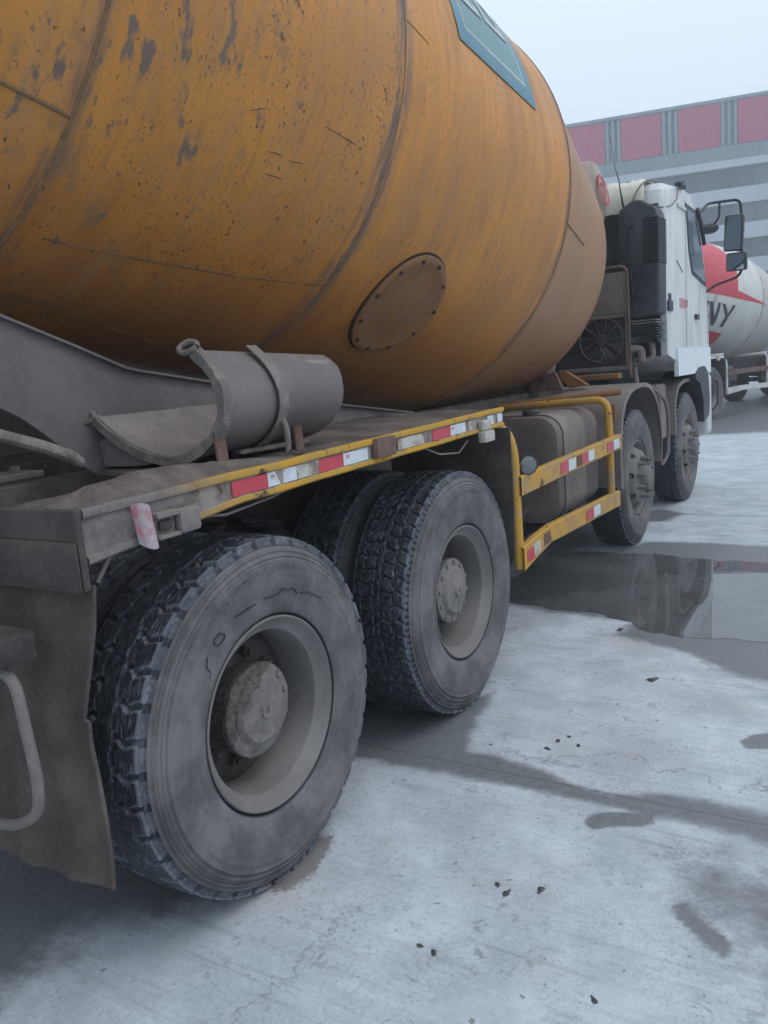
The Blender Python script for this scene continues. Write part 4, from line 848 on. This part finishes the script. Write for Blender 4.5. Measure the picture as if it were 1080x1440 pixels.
# ------------------------------------------------------------------ loose discharge chute on the deck
def make_chute():
    ch = empty('discharge_chute', (-.30, .34, 1.29))
    tag(ch, 'grey half-round steel chute crusted with dried concrete, lying on the truck deck', 'chute')
    off = Vector((.30, -.34, -1.29))
    key = [(-.155, 1.628), (-.10, 1.575), (-.068, 1.52), (-.060, 1.47), (-.075, 1.415), (-.12, 1.363), (-.19, 1.322), (-.274, 1.303), (-.38, 1.315), (-.483, 1.352), (-.56, 1.398), (-.625, 1.444)]
    # smooth the section
    P = [Vector((0, 0)) for _ in range(0)]; pts = []
    for i in range(len(key)-1):
        p0, p1, p2, p3 = [Vector(key[max(0, min(len(key)-1, i+k))]) for k in (-1, 0, 1, 2)]
        for q in (0, .25, .5, .75): pts.append(.5*((2*p1)+(-p0+p2)*q+(2*p0-5*p1+4*p2-p3)*q*q+(-p0+3*p1-3*p2+p3)*q**3))
    pts.append(Vector(key[-1])); n = len(pts)
    nrm = []
    for i in range(n):
        tt = (pts[min(n-1, i+1)]-pts[max(0, i-1)]).normalized(); nrm.append(Vector((tt.y, -tt.x)))   # points inwards
    from mathutils import noise
    bm = BM(); rows = []
    for k, y in enumerate(np.linspace(.012, .655, 22)):
        g = k/21; rows.append([Vector((p.x-.012*g, y+(.03*max(0, 1-i/10)-.02 if k == 21 else 0), p.y-.03*g*(i < 6)*(1-i/6)))+off for i, p in enumerate(pts)])
    sheet(bm, rows, .008); tr = obj('trough', bm, 'chute_outer', ch, 60)
    # hardened concrete on the inside
    bm = BM(); rows = []
    for y in np.linspace(-.004, .63, 16):
        rows.append([Vector((pts[i].x+nrm[i].x*q, y, pts[i].y+nrm[i].y*q))+off for i in range(3, n-1) for q in (.014+.004*noise.noise((i*.35, y*9, 0)),)])
    sheet(bm, rows, .006); obj('hardened_concrete', bm, 'concrete_skin', tr, 60)
    # thick crusted end collar
    bm = BM(); V = []
    for i in range(n):
        a, b = pts[i]-nrm[i]*.012, pts[i]+nrm[i]*.016
        V.append([bm.verts.new(Vector((q.x, yy, q.y))+off) for q, yy in ((a, -.014), (a, .022), (b, .022), (b, -.014))])
    for a, b in zip(V, V[1:]):
        for k in range(4): bm.faces.new((a[k], a[(k+1) % 4], b[(k+1) % 4], b[k]))
    bm.faces.new(V[0]); bm.faces.new(V[-1]); bmesh.ops.subdivide_edges(bm, edges=bm.edges[:], cuts=1, use_grid_fill=True); jitter(bm, .0035, .03); obj('end_collar', bm, 'concrete_crust', ch, 60)
    for c, ax in (((-.172, -.004, 1.637), (-.6, .25)), ((-.655, -.004, 1.45), (-1, .1))):
        bm = BM(); bmesh.ops.create_circle(bm, segments=14, radius=.001); bm.clear()
        ring = []
        for k in range(14):
            a = 2*math.pi*k/14; ring.append(Vector((c[0]+.034*math.cos(a), c[1]-.002*math.sin(a)+.016*math.sin(a), c[2]+.016*math.sin(a)))+off)
        tube(bm, ring+[ring[0]], .009, 8, False); jitter(bm, .003, .02); obj('lifting_eye', bm, 'concrete_crust', ch, 60)
    # tie-down strap
    bm = BM(); rows = []
    for i in range(0, 26):
        p = pts[i]-nrm[i]*.012; rows.append([Vector((p.x, yy+.004*i*.35, p.y))+off for yy in (.225, .272)])
    sheet(bm, rows, .004); obj('tie_strap', bm, 'strap', ch, 60)
    bm = BM(); tube(bm, arc([Vector(q)+off for q in ((-.078, .275, 1.41), (-.066, .285, 1.365), (-.072, .29, 1.32), (-.075, .29, 1.288))], .03), [.013]*0 or .010, 8); obj('strap_ratchet', bm, 'strap', ch)
    bm = BM(); tube(bm, arc([Vector(q)+off for q in ((-.074, .29, 1.305), (-.04, .285, 1.283), (-.02, .30, 1.29), (-.03, .32, 1.30))], .02), .004, 6); obj('strap_hook', bm, 'dark_steel', ch)
    return ch
make_chute()
bm = BM(); box(bm, (-.02, -.16, -.007), (.02, .16, .007), .002); jitter(bm, .004, .08)
lath = obj('flat_bar', bm, 'concrete_crust', None, 30, (-.17, .33, 1.308)); lath.rotation_euler = (0, 0, R(-6)); tag(lath, 'short flat steel bar lying on the deck beneath the grey chute', 'steel bar')
bm = BM(); prism(bm, [(-.63, 1.29), (-.42, 1.29), (-.45, 1.312), (-.52, 1.348), (-.60, 1.388), (-.645, 1.36)], 'y', .02, .20); bmesh.ops.subdivide_edges(bm, edges=bm.edges[:], cuts=2, use_grid_fill=True); jitter(bm, .007, .05)
blk = obj('concrete_block', bm, 'chute_outer', None, 50); tag(blk, 'grey lump propping the left side of the chute on the deck', 'concrete lump')

# ------------------------------------------------------------------ second mixer truck beyond the cab
def second_truck():
    o = copy_tree(truck); o.name = 'mixer_truck'
    tag(o, 'white and red drum mixer truck parked beyond the white cab', 'mixer truck')
    o.rotation_euler = (0, 0, -R(20)); o.location = (-1.7367, 14.1744, 0)
    for ch in list(o.children):
        base = ch.name.split('.')[0]
        if base == 'drum':
            d = ch
            for g in list(ch.children): bpy.data.objects.remove(g)
        if base in ('cab', 'air_intake', 'antenna', 'oil_cooler', 'exhaust_pipe', 'water_tank', 'pedestal_leg', 'pedestal_gusset', 'pedestal_head', 'gearbox', 'cooler_bracket', 'door_mirror', 'wide_angle_mirror', 'mirror_arm', 'splash_panel', 'fender_stay', 'battery_box', 'engine_block', 'fender', 'fuel_tank') or (base == 'wheel' and ch.location.y > 3) or (base in ('axle', 'leaf_spring') and (ch.bound_box[0][1]+ch.bound_box[6][1])/2 > 3):
            ch.location.y += 1.9
        if base in ('guard_rail', 'deck_edge'):
            for g in list(ch.children): bpy.data.objects.remove(g)
        if base == 'guard_rail': ch.scale.y = 1.45; ch.location.y = -.88
        if base in ('guard_hoop', 'guard_stay', 'guard_rail', 'deck_edge'):
            ch.material_slots[0].link = 'OBJECT'; ch.material_slots[0].material = MAT['bar_red' if base == 'guard_rail' and ch.bound_box[0][2] > .7 else 'white_paint']
        if base in ('antenna', 'panel_scratch', 'torn_reflector', 'cable', 'scratch'): bpy.data.objects.remove(ch)
    d.location = (XC, .5, Z0-.15); d.material_slots[0].link = 'OBJECT'; d.material_slots[0].material = MAT['drum_white']; d['label'] = 'white mixing drum with red swoosh and dark letters NY'
    return o, d
MAT['bar_red'] = grimy('bar_red', (.13, .05, .055), (.20, .14, .14), scale=6, rough=.6)
truck2, drum2 = second_truck()
drum_poly('red_swoosh', [(.5, -8.5), (.931, -7.3), (1.502, -5.9), (2.083, -5.2), (2.634, -4.5), (3.235, -4.0), (2.501, -.4), (1.973, 2.4), (2.0, 14.9), (2.03, 26), (2.0, 40), (1.9, 58), (1.5, 70), (.9, 78), (.5, 80)], 'red_paint', drum2, .004)
drum_poly('red_wedge', [(1.2, -40.5), (1.585, -41.2), (1.981, -40.7), (2.02, -52), (1.95, -58), (1.2, -60)], 'red_paint', drum2, .004)
def letter(strokes):
    bm = BM()
    for k, q in enumerate(strokes):
        b1 = BM(); b1.faces.new([b1.verts.new((a, b/60, 0)) for a, b in q]); b1.normal_update(); bmesh.ops.triangulate(b1, faces=b1.faces); bmesh.ops.subdivide_edges(b1, edges=b1.edges[:], cuts=4, use_grid_fill=True)
        for v in b1.verts: v.co = Vector(dpt(v.co.x, v.co.y*60, .005+.0015*k))
        m_ = bpy.data.meshes.new('stroke'); b1.to_mesh(m_); b1.free(); bm.from_mesh(m_); bpy.data.meshes.remove(m_)
    return obj('letter', bm, 'dark_letter', drum2, 60)
letter([[(.92, -14.6), (1.02, -14.4), (1.10, -35.5), (1.0, -35.5)], [(1.03, -14.6), (1.153, -13.8), (1.534, -34.6), (1.42, -35.2)], [(1.345, -13.2), (1.44, -13), (1.53, -35), (1.44, -35.2)]])
letter([[(1.49, -13.4), (1.617, -13.2), (1.80, -21.2), (1.85, -23.3), (1.76, -24.2)], [(1.871, -12.1), (1.979, -12.0), (1.862, -23.4), (1.80, -21.2)], [(1.76, -24.3), (1.86, -23.5), (1.852, -34.5), (1.746, -34.5)]])

# ------------------------------------------------------------------ plant building in the fog
def building():
    K = 85/60; P0 = Vector((1.5383+(-9.9102-1.5383)*K, -1.7627+(57.1349+1.7627)*K, 1.5284*(1-K))); b = empty('plant_building', P0); b.scale = (K, K, K); b.rotation_euler = (0, 0, math.atan2(.22495, .97437))
    tag(b, 'long factory building with red top panels and window bands, faded by fog', 'building')
    U0, U1 = -30.8, 23.2
    bm = BM(); box(bm, (U0, .35, 0), (U1, 18, 16.6)); obj('wall', bm, 'f_grey', b, 0)
    bm = BM(); box(bm, (U0-.2, -.15, 16.66), (U1+.2, 18.2, 16.86)); obj('roof_edge', bm, 'f_grey', b, 0)
    bm = BM(); box(bm, (U0, .0, 13.06), (U1, .34, 13.98)); obj('spandrel_band', bm, 'f_grey', b, 0)
    for z0, z1 in ((12.59, 13.05), (10.31, 11.30), (8.08, 9.07), (5.84, 6.83), (3.6, 4.6)):
        bm = BM(); box(bm, (U0, -.25, z0), (U1, .34, z1)); obj('ledge', bm, 'f_white', b, 0)
    red = BM(); box(red, (-1.27, -.05, 14.0), (1.27, .34, 16.64)); red = mesh_of(red, 'f_red', 0)
    rib = BM(); box(rib, (-.09, .0, 14.0), (.09, .34, 16.64)); rib = mesh_of(rib, 'f_rib', 0)
    x = U0+1.28
    cs = [1.28+3.6*k for k in range(-8, 7)]
    for c in cs:
        o = link(bpy.data.objects.new('red_panel', red), b); o.location = (c, 0, 0)
        for w in (1.42, 1.80, 2.18):
            o = link(bpy.data.objects.new('rib', rib), b); o.location = (c+w, 0, 0)
    pane = BM(); box(pane, (-.56, .12, .06), (.56, .20, 1.18)); pane = mesh_of(pane, 'f_pane', 0)
    panes = [pane]
    for cc in ((.085, .11, .125), (.15, .18, .19)):
        q = pane.copy(); q.materials.clear(); MAT['fp%g' % cc[0]] = mat_facade('facade_pane', cc, tuple(v*.7 for v in cc)); q.materials.append(MAT['fp%g' % cc[0]]); panes.append(q)
    panes.append(pane)
    mul = BM(); box(mul, (-.04, .04, 0), (.04, .34, 1.24)); mul = mesh_of(mul, 'f_frame', 0)
    for z in (11.32, 9.08, 6.84, 4.61):
        bm = BM(); box(bm, (U0, .22, z-.01), (U1, .345, z+1.26)); obj('window_band', bm, 'f_frame', b, 0)
        for k in range(40):
            xx = -26+1.2*k
            if xx > U1-1: break
            o = link(bpy.data.objects.new('pane', random.choice(panes)), b); o.location = (xx, 0, z)
            o = link(bpy.data.objects.new('mullion', mul), b); o.location = (xx+.6, 0, z)
building()

# ------------------------------------------------------------------ pebbles and loose crumbs on the concrete
PEB = ['largest flat dark stone on the pale concrete, just below the puddle', 'leftmost dark crumb of the trio below the footprint', 'lowest dark crumb of the trio below the footprint', 'rightmost dark crumb of the trio below the footprint', 'left crumb of the dark pair nearest the bottom edge, in front of the rear wheel', 'right crumb of the dark pair nearest the bottom edge, in front of the rear wheel', 'lone dark crumb nearest the bottom right corner', 'dark crumb above the damp joint, second from the left in its cluster', 'uppermost dark crumb in the cluster above the damp joint', 'lowest dark crumb in the cluster above the damp joint', 'tiny dark crumb beside the second rear wheel, at the edge of the damp patch', 'dark stone crumb at the near edge of the puddle', 'rightmost dark crumb in the cluster above the damp joint']
for k, (x, y, s0) in enumerate([(.675, 1.899, .030), (.611, .205, .013), (.649, .179, .015), (.734, .232, .016), (.523, -.12, .012), (.57, -.127, .014), (.991, -.103, .011), (.473, 1.149, .016), (.501, 1.2, .012), (.457, 1.069, .016), (.234, 1.02, .008), (.35, 2.55, .03), (.56, 1.14, .013)]):
    s0 *= .85; bm = BM(); bmesh.ops.create_icosphere(bm, subdivisions=2, radius=1)
    for v in bm.verts:
        v.co *= 1+.35*math.sin(v.co.x*3+k)*math.cos(v.co.y*4+k*2)
    bmesh.ops.scale(bm, vec=(s0*(1+.5*random.random()), s0*.7, s0*.28), verts=bm.verts)
    for v in bm.verts: v.co.z = max(v.co.z, -.001)
    o = obj('pebble', bm, 'pebble', None, 40, (x, y, .0005)); o.rotation_euler = (0, 0, random.uniform(0, 3))
    tag(o, PEB[k], 'pebble', 'dark crumbs scattered on the concrete')

# ------------------------------------------------------------------ fog
bm = BM(); box(bm, (-185, -185, -1), (185, 185, 26)); hz = obj('haze', bm, 'weld', None, 0)
hm = bpy.data.materials.new('haze'); hm.use_nodes = True; hm.node_tree.nodes.clear()
ho = hm.node_tree.nodes.new('ShaderNodeOutputMaterial'); hv = hm.node_tree.nodes.new('ShaderNodeVolumePrincipled')
hv.inputs['Color'].default_value = (.90, .955, 1, 1); hv.inputs['Density'].default_value = .0062; hv.inputs['Anisotropy'].default_value = .2
hm.node_tree.links.new(hv.outputs[0], ho.inputs['Volume']); hz.data.materials.clear(); hz.data.materials.append(hm); struct(hz, 'stuff')
